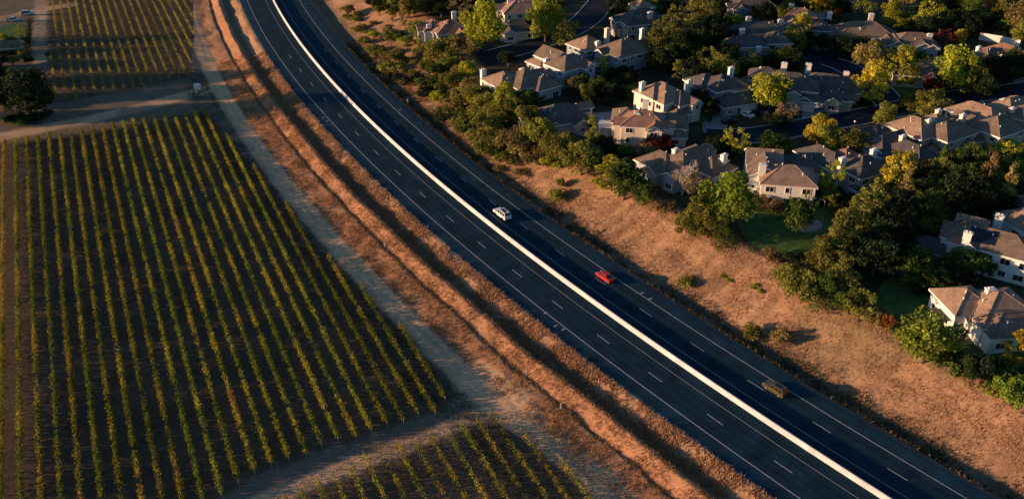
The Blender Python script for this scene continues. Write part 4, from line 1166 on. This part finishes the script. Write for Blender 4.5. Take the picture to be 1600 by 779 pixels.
def vine_field(poly, name, gap, density, hgt, green, group, seed):
    rng = np.random.default_rng(seed)
    P = np.array([(p[0], p[1]) for p in poly])
    e = P @ PD; t = P @ RD
    rows = []
    k0 = math.ceil(e.min() / gap)
    for k in range(k0, int(e.max() // gap) + 1):
        tt = np.arange(t.min() - 2, t.max() + 2, .5)
        x = k * gap * PD[0] + tt * RD[0]; y = k * gap * PD[1] + tt * RD[1]
        ins = inside(P, x, y)
        idx = np.where(np.diff(np.concatenate([[0], ins.astype(int), [0]])) != 0)[0].reshape(-1, 2)
        for a, b in idx:
            if b - a < 12: continue
            rows.append((k * gap, tt[a] + rng.uniform(-1, 1), tt[b - 1] + rng.uniform(-1.2, 1.2)))
    vis = []
    for ee, a, b in rows:
        mids = [(ee * PD + q * RD) for q in np.linspace(a, b, 24)]
        pr = [to_px((m[0], m[1], -2)) for m in mids]
        if any(-6 < q[0] < 1606 and -6 < q[1] < 785 for q in pr): vis.append((ee, a, b))
    vis.sort(key=lambda r: -r[0])
    for i, (ee, a, b) in enumerate(vis):
        L = b - a
        n = int(L * density)
        q = rng.uniform(a, b, n)
        dens = fbm(q * .35, np.full(n, ee * 3.1), seed + 5, 3)
        keep = rng.uniform(0, 1, n) < np.clip((dens - .22) * 3.6, .12, 1)
        q = q[keep]; n = len(q)
        plant = np.round(q / 1.9) * 1.9
        q = q * .85 + (plant + rng.normal(0, .38, n)) * .15
        hz = rng.beta(2.2, 1.7, n)
        ph = .8 + .35 * vnoise(plant * 3.3, np.full(n, ee), seed)
        lat = rng.normal(0, .30, n) * (1.15 - .4 * hz)
        x = ee * PD[0] + q * RD[0] + lat * PD[0]; y = ee * PD[1] + q * RD[1] + lat * PD[1]
        z = terr(x, y) + .45 + hz * hgt * ph
        yel = fbm(q * .12, np.full(n, ee * .9), seed + 9, 3) + rng.normal(0, .13, n) + .25 * (vnoise(np.array([ee * .37]), np.array([1.3]), seed)[0] - .5)
        yel += .18 * (hz - .5) - green
        if abs(ee - GREEN_ROW) < gap * .5: yel -= .35
        G, Y_, O_ = np.array([.15, .18, .024]), np.array([.44, .36, .04]), np.array([.30, .15, .045])
        w1 = smooth(.30, .55, yel)[:, None]; w2 = smooth(.62, .85, yel)[:, None]
        C = G * (1 - w1) + Y_ * w1; C = C * (1 - w2) + O_ * w2
        C = C * rng.uniform(.6, 1.3, (n, 1))
        V, Q = leaf_quads(np.stack([x, y, z], 1), rng.uniform(.08, .17, n), None, rng)
        c0 = ee * PD + a * RD
        base = np.array([c0[0], c0[1], float(terr(c0[0], c0[1]))])
        me = np_mesh("vine_foliage", V - base, Q, np.repeat(C, 4, 0), VINE)
        root = link("vine_row", None, None, base)
        nth = ORD[i] if i < 30 else ORD[29]
        tag(root, f"{nth} vine row from the right side of the {name}", "vine row", group)
        link("foliage", me, root)
        sm = MB()
        for s_ in np.arange(a + .6, b, 1.9):
            c = ee * PD + s_ * RD; zz = float(terr(c[0], c[1])) - base[2]; ox, oy = c[0] - base[0], c[1] - base[1]
            sm.tube((ox, oy, zz - .2), (ox + rng.uniform(-.08, .08), oy + rng.uniform(-.08, .08), zz + .85), .05, .035, 4)
        tag(link("vine_stock", sm.mesh("vine_stock", BARK), root), kind="stuff")
        for s_ in (a - .4, b + .4):
            c = ee * PD + s_ * RD
            link("end_post", POST_M, root, (c[0] - base[0], c[1] - base[1], float(terr(c[0], c[1])) - base[2]))


vine_field(BIG, "large vineyard", 2.95, 135, 1.4, .20, "vine rows of the large vineyard", 3)
vine_field(UPPER, "upper left vineyard", 2.95, 34, 1.0, .0, "vine rows of the upper vineyard", 4)
vine_field(LOWER, "vineyard at the bottom edge", 2.95, 50, 1.3, .12, "vine rows of the bottom vineyard", 6)

# ------------------------------------------------------------------ dry grass and weeds (nobody could count them)
GRASS = leaf_mat("dry_grass_blades", (1, 1, 1), .25)


def tufts(name, n, d0, d1, s0, s1, h, cols, label, seed, wfun=None):
    rng = np.random.default_rng(seed)
    s = rng.uniform(s0, s1, n * 3); d = rng.uniform(d0, d1, n * 3)
    a = A0 + s / R0
    x, y = CX + (R0 - d) * np.cos(a), CY + (R0 - d) * np.sin(a)
    w = fbm(x * .3, y * .3, seed, 3)
    keep = rng.uniform(.25, .75, n * 3) < w
    if wfun is not None: keep &= rng.uniform(0, 1, n * 3) < wfun(x, y, d)
    x, y = x[keep][:n], y[keep][:n]; m = len(x)
    z = terr(x, y)
    V, C = [], []
    cc = np.array(cols)[rng.integers(0, len(cols), m)] * rng.uniform(.7, 1.25, (m, 1))
    for b in range(3):
        th = rng.uniform(0, math.pi, m); wd = rng.uniform(.10, .24, m) * h; hh = rng.uniform(.5, 1.2, m) * h
        lx, ly = rng.normal(0, .35, m) * h, rng.normal(0, .35, m) * h
        ox, oy = rng.normal(0, .18, m), rng.normal(0, .18, m)
        A = np.stack([x + ox - np.cos(th) * wd, y + oy - np.sin(th) * wd, z - .03], 1)
        B = np.stack([x + ox + np.cos(th) * wd, y + oy + np.sin(th) * wd, z - .03], 1)
        D = np.stack([x + ox + lx, y + oy + ly, z + hh], 1)
        V.append(np.stack([A, B, D], 1)); C.append(np.repeat(cc[:, None], 3, 1))
    V = np.concatenate(V).reshape(-1, 3); C = np.concatenate(C).reshape(-1, 3)
    o = link(name, np_mesh(name, V, np.arange(len(V)).reshape(-1, 3), C, GRASS, True))
    tag(o, label, None, None, "stuff")


def hill_w(x, y, d):
    k = 0.55 * smooth(225, 330, y); de = np.where(d > 15, 15 + (d - 15) / (1 + k), d)
    return smooth(17, 20, de) * (1 - smooth(34, 36.5, de))


DRYC = [(.50, .305, .175), (.44, .26, .145), (.54, .35, .21), (.34, .205, .12)]
tufts("dry_grass", 80000, 16, 60, -150, 235, .32, DRYC, "dry tawny grass covering the bank above the highway", 51, hill_w)
tufts("dry_grass", 34000, -19.5, -13.6, -150, 235, .55, DRYC, "dry tawny grass along the left road shoulder", 52)
tufts("dry_grass", 36000, -31, -19.6, -150, 235, .36, [(.40, .20, .09), (.34, .18, .085), (.26, .15, .075)], "dry reddish grass on the ridge beside the ditch", 53)
tufts("weeds", 9000, 14.4, 24, -150, 235, .6, [(.10, .085, .045), (.075, .075, .035), (.16, .12, .07)], "grey brown weeds in the ditch right of the highway", 54,
      lambda x, y, d: 1 - smooth(17, 22 + 10 * smooth(225, 330, y), d))
tufts("weeds", 6000, -44, -36.4, -150, 235, .5, [(.08, .075, .03), (.14, .11, .06)], "thin weeds between the vine rows and the track", 55)
for poly, n, lb, sd in ((LOWER, 9000, "brown weeds between the bottom vine rows", 61), (BIG, 9000, "low dry weeds between the large vineyard rows", 62), (UPPER, 7000, "dry weeds between the upper vine rows", 63)):
    P = np.array([(p[0], p[1]) for p in poly]); rng = np.random.default_rng(sd)
    x = rng.uniform(P[:, 0].min() - 2, P[:, 0].max() + 2, n * 4); y = rng.uniform(P[:, 1].min() - 6, P[:, 1].max() + 2, n * 4)
    if poly is LOWER: ok = inside(P, x, y) | inside(P, x, y - 3)
    else: ok = inside(P, x, y)
    x, y = x[ok][:n], y[ok][:n]; z = terr(x, y); m = len(x)
    V, Q = leaf_quads(np.stack([x, y, z + rng.uniform(.05, .35 if poly is not LOWER else .8, m)], 1), rng.uniform(.06, .16, m), np.array([[0, 0, .6]]), rng)
    C = np.array([(.15, .10, .055), (.12, .085, .05), (.08, .075, .03)])[rng.integers(0, 3, m)]
    tag(link("weeds", np_mesh("weeds", V, Q, np.repeat(C, 4, 0), GRASS)), lb, None, None, "stuff")


# ------------------------------------------------------------------ vehicles
TYRE = mat("tyre_rubber", (.02, .02, .02), .9, .1, 6)
RIM = mat("alloy_rim", (.45, .45, .46), .35, .05, 4, metal=.8)
CARGLASS = mat("car_glass", (.012, .014, .018), .08, .1, 2, spec=.7)
LENS = mat("headlamp_lens", (.7, .7, .68), .2, .05, 3)
TAIL = mat("tail_lamp_lens", (.30, .015, .012), .3, .05, 3)
PLASTIC = mat("black_plastic", (.025, .025, .027), .6, .1, 4)


def paint(name, col, rough=.3): return mat("car_paint_" + name, col, rough, .04, 1.5, spec=.5, coat=.6)


def prism(profile, wy, taper=None, bev=.05):
    """side outline (x, z) extruded over the width; taper(z) narrows it"""
    bm = bmesh.new(); L = []
    ys = (-1, -.9, .9, 1)
    for y in ys:
        ring = []
        for x, z in profile:
            k = taper(z) if taper else 1
            sh = .97 if abs(y) == 1 else 1
            ring.append(bm.verts.new((x * sh, y * wy / 2 * k, z if abs(y) < 1 else z - (.03 if z > .6 else -.02))))
        L.append(ring)
    n = len(profile)
    for a, b in zip(L[:-1], L[1:]):
        for i in range(n): bm.faces.new((a[i], a[(i + 1) % n], b[(i + 1) % n], b[i]))
    bm.faces.new(L[0]); bm.faces.new(list(reversed(L[-1])))
    bmesh.ops.recalc_face_normals(bm, faces=bm.faces[:])
    bmesh.ops.triangulate(bm, faces=[f for f in bm.faces if len(f.verts) > 4])
    m = bpy.data.meshes.new("body"); bm.to_mesh(m); bm.free()
    return m


def wheel_meshes(r, w):
    t, k = MB(), MB()
    t.tube((0, -w / 2, 0), (0, w / 2, 0), r, r, 20)
    k.tube((0, -w / 2 - .012, 0), (0, w / 2 + .012, 0), r * .62, r * .62, 14)
    return t.mesh("tyre", TYRE), k.mesh("rim", RIM)


def car(px, py, heading, L, Wd, H, style, col, label, cat="car", group=None, h=.75, name="car", rails=False):
    p = at(px, py, h)
    z = 0.02 if abs(float(dist(p.x, p.y))) < 13 else p.z + .06
    root = link(name, None, None, (p.x, p.y, z), heading); tag(root, label, cat, group)
    f, b = L / 2, -L / 2
    hood = .56 * H if style != "sedan" else .60 * H
    g = .2
    if style == "suv":
        body = [(b, .38), (b + .08, g), (f - .1, g), (f, .42), (f - .02, hood - .12), (f - .12, hood - .02), (f - L * .26, hood + .06), (b + .04, hood + .08), (b - .02, .6)]
        cab = [(f - L * .26, hood), (f - L * .40, H), (b + L * .10, H), (b + .08, hood + .02)]
    elif style == "sedan":
        body = [(b, .38), (b + .08, g), (f - .1, g), (f, .40), (f - .03, hood - .2), (f - .2, hood - .08), (f - L * .28, hood + .02), (b + L * .2, hood + .06), (b + .05, hood + .02), (b - .02, .55)]
        cab = [(f - L * .28, hood - .02), (f - L * .44, H), (b + L * .32, H), (b + L * .14, hood + .02)]
    else:  # pickup
        body = [(b, .5), (b + .08, .3), (f - .1, .3), (f, .5), (f - .02, hood - .1), (f - .12, hood), (f - L * .26, hood + .06), (b + .04, hood + .04), (b - .02, .7)]
        cab = [(f - L * .26, hood), (f - L * .36, H), (f - L * .60, H), (f - L * .64, hood + .02)]
    tap = lambda z_: 1 - .17 * max(0, (z_ - hood) / (H - hood + 1e-6))
    m = prism(body, Wd); m.materials.append(col); bo = link("body", m, root)
    m = prism(cab, Wd * .97, tap); m.materials.append(col); co = link("cabin", m, root)

    def glass(nm, quad):
        q = [Vector(v) for v in quad]; n_ = (q[1] - q[0]).cross(q[2] - q[0]).normalized() * .018
        c = sum(q, Vector()) / 4
        if n_.dot(c - Vector((0, 0, hood))) < 0: n_ = -n_
        link(nm, mesh(nm, [v + n_ for v in q] + [v - n_ for v in q], [(0, 1, 2, 3), (7, 6, 5, 4), (0, 4, 5, 1), (1, 5, 6, 2), (2, 6, 7, 3), (3, 7, 4, 0)], CARGLASS), co)
    (x0, z0), (x1, z1), (x2, z2), (x3, z3) = cab
    wt, wb = Wd * .97 / 2 * tap(H), Wd * .97 / 2
    lerp = lambda a, c, t: tuple(Vector(a).lerp(Vector(c), t))
    zb_, zt_ = hood + .1, H - .1
    for sy in (-1, 1):
        def sp(u_, t_):   # point on the cabin side: u along the car, t up
            z_ = zb_ + (zt_ - zb_) * t_; k_ = (z_ - hood) / (H - hood)
            xa, xb = x0 + (x1 - x0) * k_ - .12, x3 + (x2 - x3) * k_ + .12
            return (xa + (xb - xa) * u_, sy * (wb + (wt - wb) * k_), z_)
        cuts = (0, .36, .68, 1) if style == "suv" else ((0, .5, 1) if style == "sedan" else (0, 1))
        for a_, c_ in zip(cuts[:-1], cuts[1:]):
            glass("side_window", [sp(a_ + .02, 0), sp(c_ - .02, 0), sp(c_ - .02, 1), sp(a_ + .02, 1)])

    def cross(xa, za, xb, zb2, t0, t1):
        A = (xa + (xb - xa) * t0, za + (zb2 - za) * t0); B = (xa + (xb - xa) * t1, za + (zb2 - za) * t1)
        ka, kb = wb + (wt - wb) * t0 - .12, wb + (wt - wb) * t1 - .12
        return [(A[0], -ka, A[1]), (A[0], ka, A[1]), (B[0], kb, B[1]), (B[0], -kb, B[1])]
    glass("windscreen", cross(x0, z0, x1, z1, .12, .9)); glass("rear_window", cross(x3, z3, x2, z2, .2, .9))
    r = .36 if style != "sedan" else .32
    ty, ri = wheel_meshes(r, .24)
    for wx in (f - L * .19, b + L * .2):
        for sy in (-1, 1):
            w = link("wheel", ty, root, (wx, sy * (Wd / 2 - .09), r)); link("rim", ri, w)
            a = MB(); a.tube((wx, sy * (Wd / 2 - .25), r + .02), (wx, sy * (Wd / 2 + .006), r + .02), r + .07, r + .07, 18)
            link("wheel_arch", a.mesh("wheel_arch", PLASTIC), root)
    for sy in (-1, 1):
        l = MB(); l.box(f - .10, f + .015, sy * Wd * .36 - .2, sy * Wd * .36 + .2, hood - .30, hood - .14); link("headlight", l.mesh("headlight", LENS), root)
        l = MB(); l.box(b - .03, b + .08, sy * Wd * .40 - .1, sy * Wd * .40 + .1, hood - .32, hood - .02); link("taillight", l.mesh("taillight", TAIL), root)
        l = MB(); l.box(x0 - .28, x0 - .1, sy * (Wd / 2 + .02) - .09, sy * (Wd / 2 + .02) + .09, hood + .08, hood + .24); link("mirror", l.mesh("mirror", PLASTIC), root)
    for xx in (f - .02, b - .05):
        l = MB(); l.box(xx, xx + .08, -Wd * .46, Wd * .46, .28, .46); link("bumper", l.mesh("bumper", PLASTIC), root)
    if rails:
        for sy in (-1, 1):
            l = MB(); l.box(x2 + .1, x1 - .1, sy * wt * .82 - .03, sy * wt * .82 + .03, H + .04, H + .09)
            for xx in (x2 + .2, x1 - .2): l.box(xx - .04, xx + .04, sy * wt * .82 - .025, sy * wt * .82 + .025, H - .01, H + .04)
            link("roof_rail", l.mesh("roof_rail", PLASTIC), root)
        g_ = MB(); g_.box(x2 + .5, x1 - .4, -wt * .45, wt * .45, H + .001, H + .02); link("sunroof", g_.mesh("sunroof", CARGLASS), root)
    if style == "pickup":
        l = MB(); l.box(b + .12, f - L * .66, -Wd * .42, Wd * .42, hood + .02, hood + .08); link("bed_liner", l.mesh("bed_liner", PLASTIC), root)
    return root


def away(px, py):
    p = at(px, py); a = math.atan2(p.y - CY, p.x - CX)
    return math.atan2(-math.cos(a), math.sin(a))


car(785, 334, away(785, 334), 5.5, 2.1, 2.0, "suv", paint("white", (.75, .75, .74)), "white sport utility vehicle driving beside the median barrier", "car", "cars on the highway", name="sport_utility_vehicle", rails=True)
car(946, 432, away(946, 432), 4.5, 1.82, 1.42, "sedan", paint("red", (.50, .022, .015)), "small red car driving up the highway", "car", "cars on the highway", h=.6)
car(1212, 606, away(1212, 606), 4.6, 1.85, 1.66, "suv", paint("bronze", (.085, .068, .025), .22), "dark bronze off-road vehicle on the right shoulder lane", "car", "cars on the highway", name="off_road_vehicle", rails=True)
car(1167, 178, R(128), 4.6, 1.85, 1.5, "sedan", paint("white", (.75, .75, .74)), "white car parked on the drive by the grey house", "car", "parked cars")
car(1188, 176, R(128), 4.7, 1.9, 1.7, "suv", paint("black", (.012, .012, .014)), "black car parked right of the white one", "car", "parked cars", rails=True)
car(1276, 171, R(118), 4.5, 1.85, 1.5, "sedan", paint("blue", (.10, .14, .20)), "blue grey car parked on the drive behind the gold tree", "car", "parked cars")
car(1140, 188, R(20), 4.6, 1.85, 1.5, "sedan", paint("black", (.012, .012, .014)), "black car parked beside the front lawn in the middle", "car", "parked cars")
car(1313, 68, R(95), 4.5, 1.85, 1.5, "sedan", paint("black", (.012, .012, .014)), "black car in front of the far garage", "car", "parked cars")
car(1432, 124, R(10), 4.5, 1.85, 1.5, "sedan", paint("grey", (.08, .08, .085)), "dark grey car parked below the red roofed house", "car", "parked cars")
car(20, 31, R(5), 5.4, 1.95, 1.8, "pickup", paint("silver", (.42, .43, .45)), "pale pickup in the farmyard at the left edge", "pickup", None, name="pickup_truck")
car(43, 21, R(8), 5.0, 1.95, 1.9, "suv", paint("silver", (.42, .43, .45)), "pale silver vehicle on the sunlit farm track", "car", None, rails=False)

# ------------------------------------------------------------------ pool, pergola, canopy, small things
WATER = mat("pool_water", (.012, .05, .035), .06, .2, .4, .08, 3, spec=.6)
pool_px = [(876, 192), (886, 185), (905, 181), (938, 181), (944, 184), (943, 199), (914, 198), (890, 199), (879, 197)]
pw = chaikin(world_poly(pool_px), 2); c_ = sum(pw, Vector((0, 0))) / len(pw)
pool = link("swimming_pool", None, None, (c_.x, c_.y, float(terr(c_.x, c_.y)))); tag(pool, "dark green swimming pool with pale curved rim", "pool")
zc = pool.location.z
inn = [q - (q - c_).normalized() * .9 for q in pw]; n_ = len(pw)
link("water", mesh("water", [(q.x - c_.x, q.y - c_.y, .08) for q in inn], [tuple(range(n_))], WATER), pool)
kv = [(q.x - c_.x, q.y - c_.y, .18) for q in pw] + [(q.x - c_.x, q.y - c_.y, .18) for q in inn] + [(q.x - c_.x, q.y - c_.y, -.3) for q in pw] + [(q.x - c_.x, q.y - c_.y, .0) for q in inn]
kf = []
for i in range(n_):
    j = (i + 1) % n_
    kf += [(i, j, n_ + j, n_ + i), (i, 2 * n_ + i, 2 * n_ + j, j), (n_ + i, n_ + j, 3 * n_ + j, 3 * n_ + i)]
link("pool_rim", mesh("pool_rim", kv, kf, CONCRETE), pool)

p = at(962, 195, 2.6)
per = link("pergola", None, None, p, R(-9)); tag(per, "pale slatted pergola between the pool and the terracotta roofed house", "pergola")
for x in (-4.2, 4.2):
    for y in (-2.2, 2.2):
        l = MB(); l.box(x - .09, x + .09, y - .09, y + .09, -.3, 2.45); link("post", l.mesh("post", TRIM), per)
for x in (-4.2, 0, 4.2):
    l = MB(); l.box(x - .06, x + .06, -2.7, 2.7, 2.45, 2.65); link("beam", l.mesh("beam", TRIM), per)
l = MB(); l.box(-4.8, 4.8, -.11, .11, 2.655, 2.72); SL = l.mesh("slat", TRIM)
for k in range(11): link("slat", SL, per, (0, -2.5 + k * .5, 0))


def wall_line(name, pts_px, hgt, th, m_, label, cat="wall"):
    q = world_poly(pts_px)
    r = link(name, None, None, q[0]); tag(r, label, cat)
    for a, b in zip(q[:-1], q[1:]):
        d_ = (b - a); L = math.hypot(d_.x, d_.y)
        l = MB(); l.box(0, L, -th / 2, th / 2, -.8, hgt); c = MB(); c.box(-.04, L + .04, -th / 2 - .05, th / 2 + .05, hgt, hgt + .07)
        w = link("wall_panel", l.mesh("wall_panel", m_), r, a - q[0], math.atan2(d_.y, d_.x)); link("coping", c.mesh("coping", CONCRETE), w)
    return r


wall_line("garden_wall", [(1529, 62), (1560, 67), (1592, 74)], 2.4, .25, WALLS["white"], "long white garden wall behind the orange gabled house")
wall_line("retaining_wall", [(936, 236), (968, 240), (992, 236)], 1.6, .3, WALLS["blue"], "pale blue retaining wall below the pool terrace")
wall_line("retaining_wall", [(846, 205), (872, 208), (905, 203)], 1.2, .3, WALLS["tan"], "low tan retaining wall left of the pool")

ha, hb = at(42, 96), at(48, 34)
hd = link("hedge", None, None, ha); tag(hd, "dark clipped hedge along the grey farm road at the left", "hedge")
rg = np.random.default_rng(5); nh = 2600
tt_ = rg.uniform(0, 1, nh); hx = ha.x + (hb.x - ha.x) * tt_ + rg.normal(0, .5, nh); hy = ha.y + (hb.y - ha.y) * tt_
hz_ = terr(hx, hy) + rg.uniform(.1, 1.8, nh)
Vh, Qh = leaf_quads(np.stack([hx, hy, hz_], 1), rg.uniform(.12, .25, nh), None, rg)
link("foliage", np_mesh("hedge_foliage", Vh - np.array(ha), Qh, np.repeat(rg.uniform(.6, 1.3, (nh, 1)) * np.ones((1, 3)), 4, 0), LEAF["dark"]), hd)
l = MB()
for t_ in np.linspace(.02, .98, 16):
    q_ = ha.lerp(hb, t_) - ha; l.tube(q_ + Vector((0, 0, -.3)), q_ + Vector((0, 0, 1.1)), .05, .03, 5)
link("stem", l.mesh("stem", BARK), hd)
p = at(1486, 490, 2.6)
can = link("patio_canopy", None, None, p, R(8)); tag(can, "dark flat canopy over the patio of the tan roofed house", "canopy")
l = MB(); l.box(-3, 3, -2, 2, 2.5, 2.64); link("roof", l.mesh("roof", ROOFS["grey"]), can)
for x in (-2.8, 2.8):
    for y in (-1.8, 1.8):
        l = MB(); l.box(x - .07, x + .07, y - .07, y + .07, -.4, 2.5); link("post", l.mesh("post", TRIM), can)
p = at(1506, 512)
tb = link("patio_table", None, None, p, R(8)); tag(tb, "grey patio table beside the dark canopy", "table")
l = MB(); l.box(-1.1, 1.1, -.5, .5, .70, .76); link("tabletop", l.mesh("tabletop", POST), tb)
for x in (-.95, .95):
    for y in (-.4, .4):
        l = MB(); l.box(x - .04, x + .04, y - .04, y + .04, 0, .70); link("leg", l.mesh("leg", POST), tb)

p = at(1282, 324)
ar = link("garden_arch", None, None, p, R(-10)); tag(ar, "white garden arch on the lawn right of the white house", "arch")
for y in (-.35, .35):
    l = MB(); prev = (-.75, y, -.2)
    for q in [(-.75, y, 1.5)] + [(-.75 * math.cos(t), y, 1.5 + .75 * math.sin(t)) for t in np.linspace(.3, math.pi - .3, 7)] + [(.75, y, 1.5), (.75, y, -.2)]:
        l.tube(prev, q, .055, .055, 6); prev = q
    link("hoop", l.mesh("hoop", TRIM), ar)
l = MB()
for t in np.linspace(.2, math.pi - .2, 7): l.tube((-.75 * math.cos(t), -.35, 1.5 + .75 * math.sin(t)), (-.75 * math.cos(t), .35, 1.5 + .75 * math.sin(t)), .03, .03, 5)
link("rung", l.mesh("rung", TRIM), ar)

# solar panels belong to the roof of the long white house
SOL = mat("solar_cell", (.008, .012, .03), .15, .1, 3, spec=.6)
ih = [o for o in bpy.data.objects if o.get("label", "").startswith("long white house with solar")][0]
l = MB(); l.box(-.5, .5, -.82, .82, 0, .05); SP_ = l.mesh("solar_panel", SOL)
tp = math.tan(R(30)); b0 = 9.5 * .94 / 2 + .45
for i in range(5):
    for j in range(2):
        v_ = -2.9 + j * 1.55 + (.0 if i < 4 else .2)
        o = link("solar_panel", SP_, ih, (-4.4 + i * 1.06, v_, 5.7 + (b0 + v_) * tp + .24)); o.rotation_euler = (R(30), 0, 0)


def stake(px, py, hgt, label, wd=.09):
    p = at(px, py)
    r = link("marker_post", None, None, p); tag(r, label, "post", "marker posts along the verge")
    l = MB(); l.box(-wd, wd, -wd * .5, wd * .5, -.3, hgt); link("post", l.mesh("post", TRIM), r)
    l = MB(); l.box(-wd - .02, wd + .02, -wd * .5 - .02, wd * .5 + .02, hgt, hgt + .12); link("cap", l.mesh("cap", TRIM), r)


stake(637, 163, 1.6, "white marker post on the shaded right verge below the dark shrubs", .16)
stake(601, 386, 1.2, "white marker post on the red ridge left of the highway", .12)
stake(822, 586, 1.1, "pale marker post on the ridge above the track junction", .12)
stake(876, 638, 1.1, "pale marker post on the ridge right of the track junction", .12)
p = at(781, 494)
dr = link("drain_inlet", None, None, p, R(35)); tag(dr, "pale concrete drain inlet in the ditch left of the highway", "drain")
l = MB(); l.box(-.8, .8, -.6, .6, -.6, .22); link("box", l.mesh("box", CONCRETE), dr)
l = MB()
for k in range(7): l.box(-.6 + k * .2 - .04, -.6 + k * .2 + .04, -.45, .45, .223, .25)
link("grate", l.mesh("grate", DARK_METAL), dr)
p = at(309, 140)
ub = link("utility_cabinet", None, None, p, R(-25)); tag(ub, "small white utility cabinet where the farm tracks meet", "cabinet")
l = MB(); l.box(-.9, .9, -.7, .7, 0, 1.7); link("body", l.mesh("body", WALLS["white"]), ub)
l = MB(); l.box(-1, 1, -.8, .8, 1.7, 1.8); link("lid", l.mesh("lid", TRIM), ub)
l = MB(); l.box(-.7, .7, -.725, -.703, .2, 1.5); link("door", l.mesh("door", GARAGE), ub)
p = at(307, 145)
ub = link("water_tank", None, None, p); tag(ub, "small pale water tank below the white utility cabinet", "tank")
l = MB(); l.tube((0, 0, -.1), (0, 0, .8), .42, .42, 16); l.tube((0, 0, .8), (0, 0, .95), .42, .15, 16); link("shell", l.mesh("shell", WALLS["cream"]), ub)
l = MB(); l.tube((0, 0, .95), (0, 0, 1.03), .16, .16, 10); link("lid", l.mesh("lid", PLASTIC), ub)
for px, py, lb in ((1336, 190, "lamp post with white globe beside the main street"), (1489, 160, "lamp post with white globe above the long tan roofed house")):
    p = at(px, py, 2.8)
    lp = link("lamp_post", None, None, p); tag(lp, lb, "lamp", "globe lamps on the street")
    l = MB(); l.tube((0, 0, -.2), (0, 0, 2.6), .06, .05, 8); link("post", l.mesh("post", DARK_METAL), lp)
    l = MB(); l.tube((0, 0, 2.6), (0, 0, 2.75), .1, .28, 10); l.tube((0, 0, 2.75), (0, 0, 3.0), .28, .26, 10); l.tube((0, 0, 3.0), (0, 0, 3.12), .26, .08, 10); link("globe", l.mesh("globe", TRIM), lp)
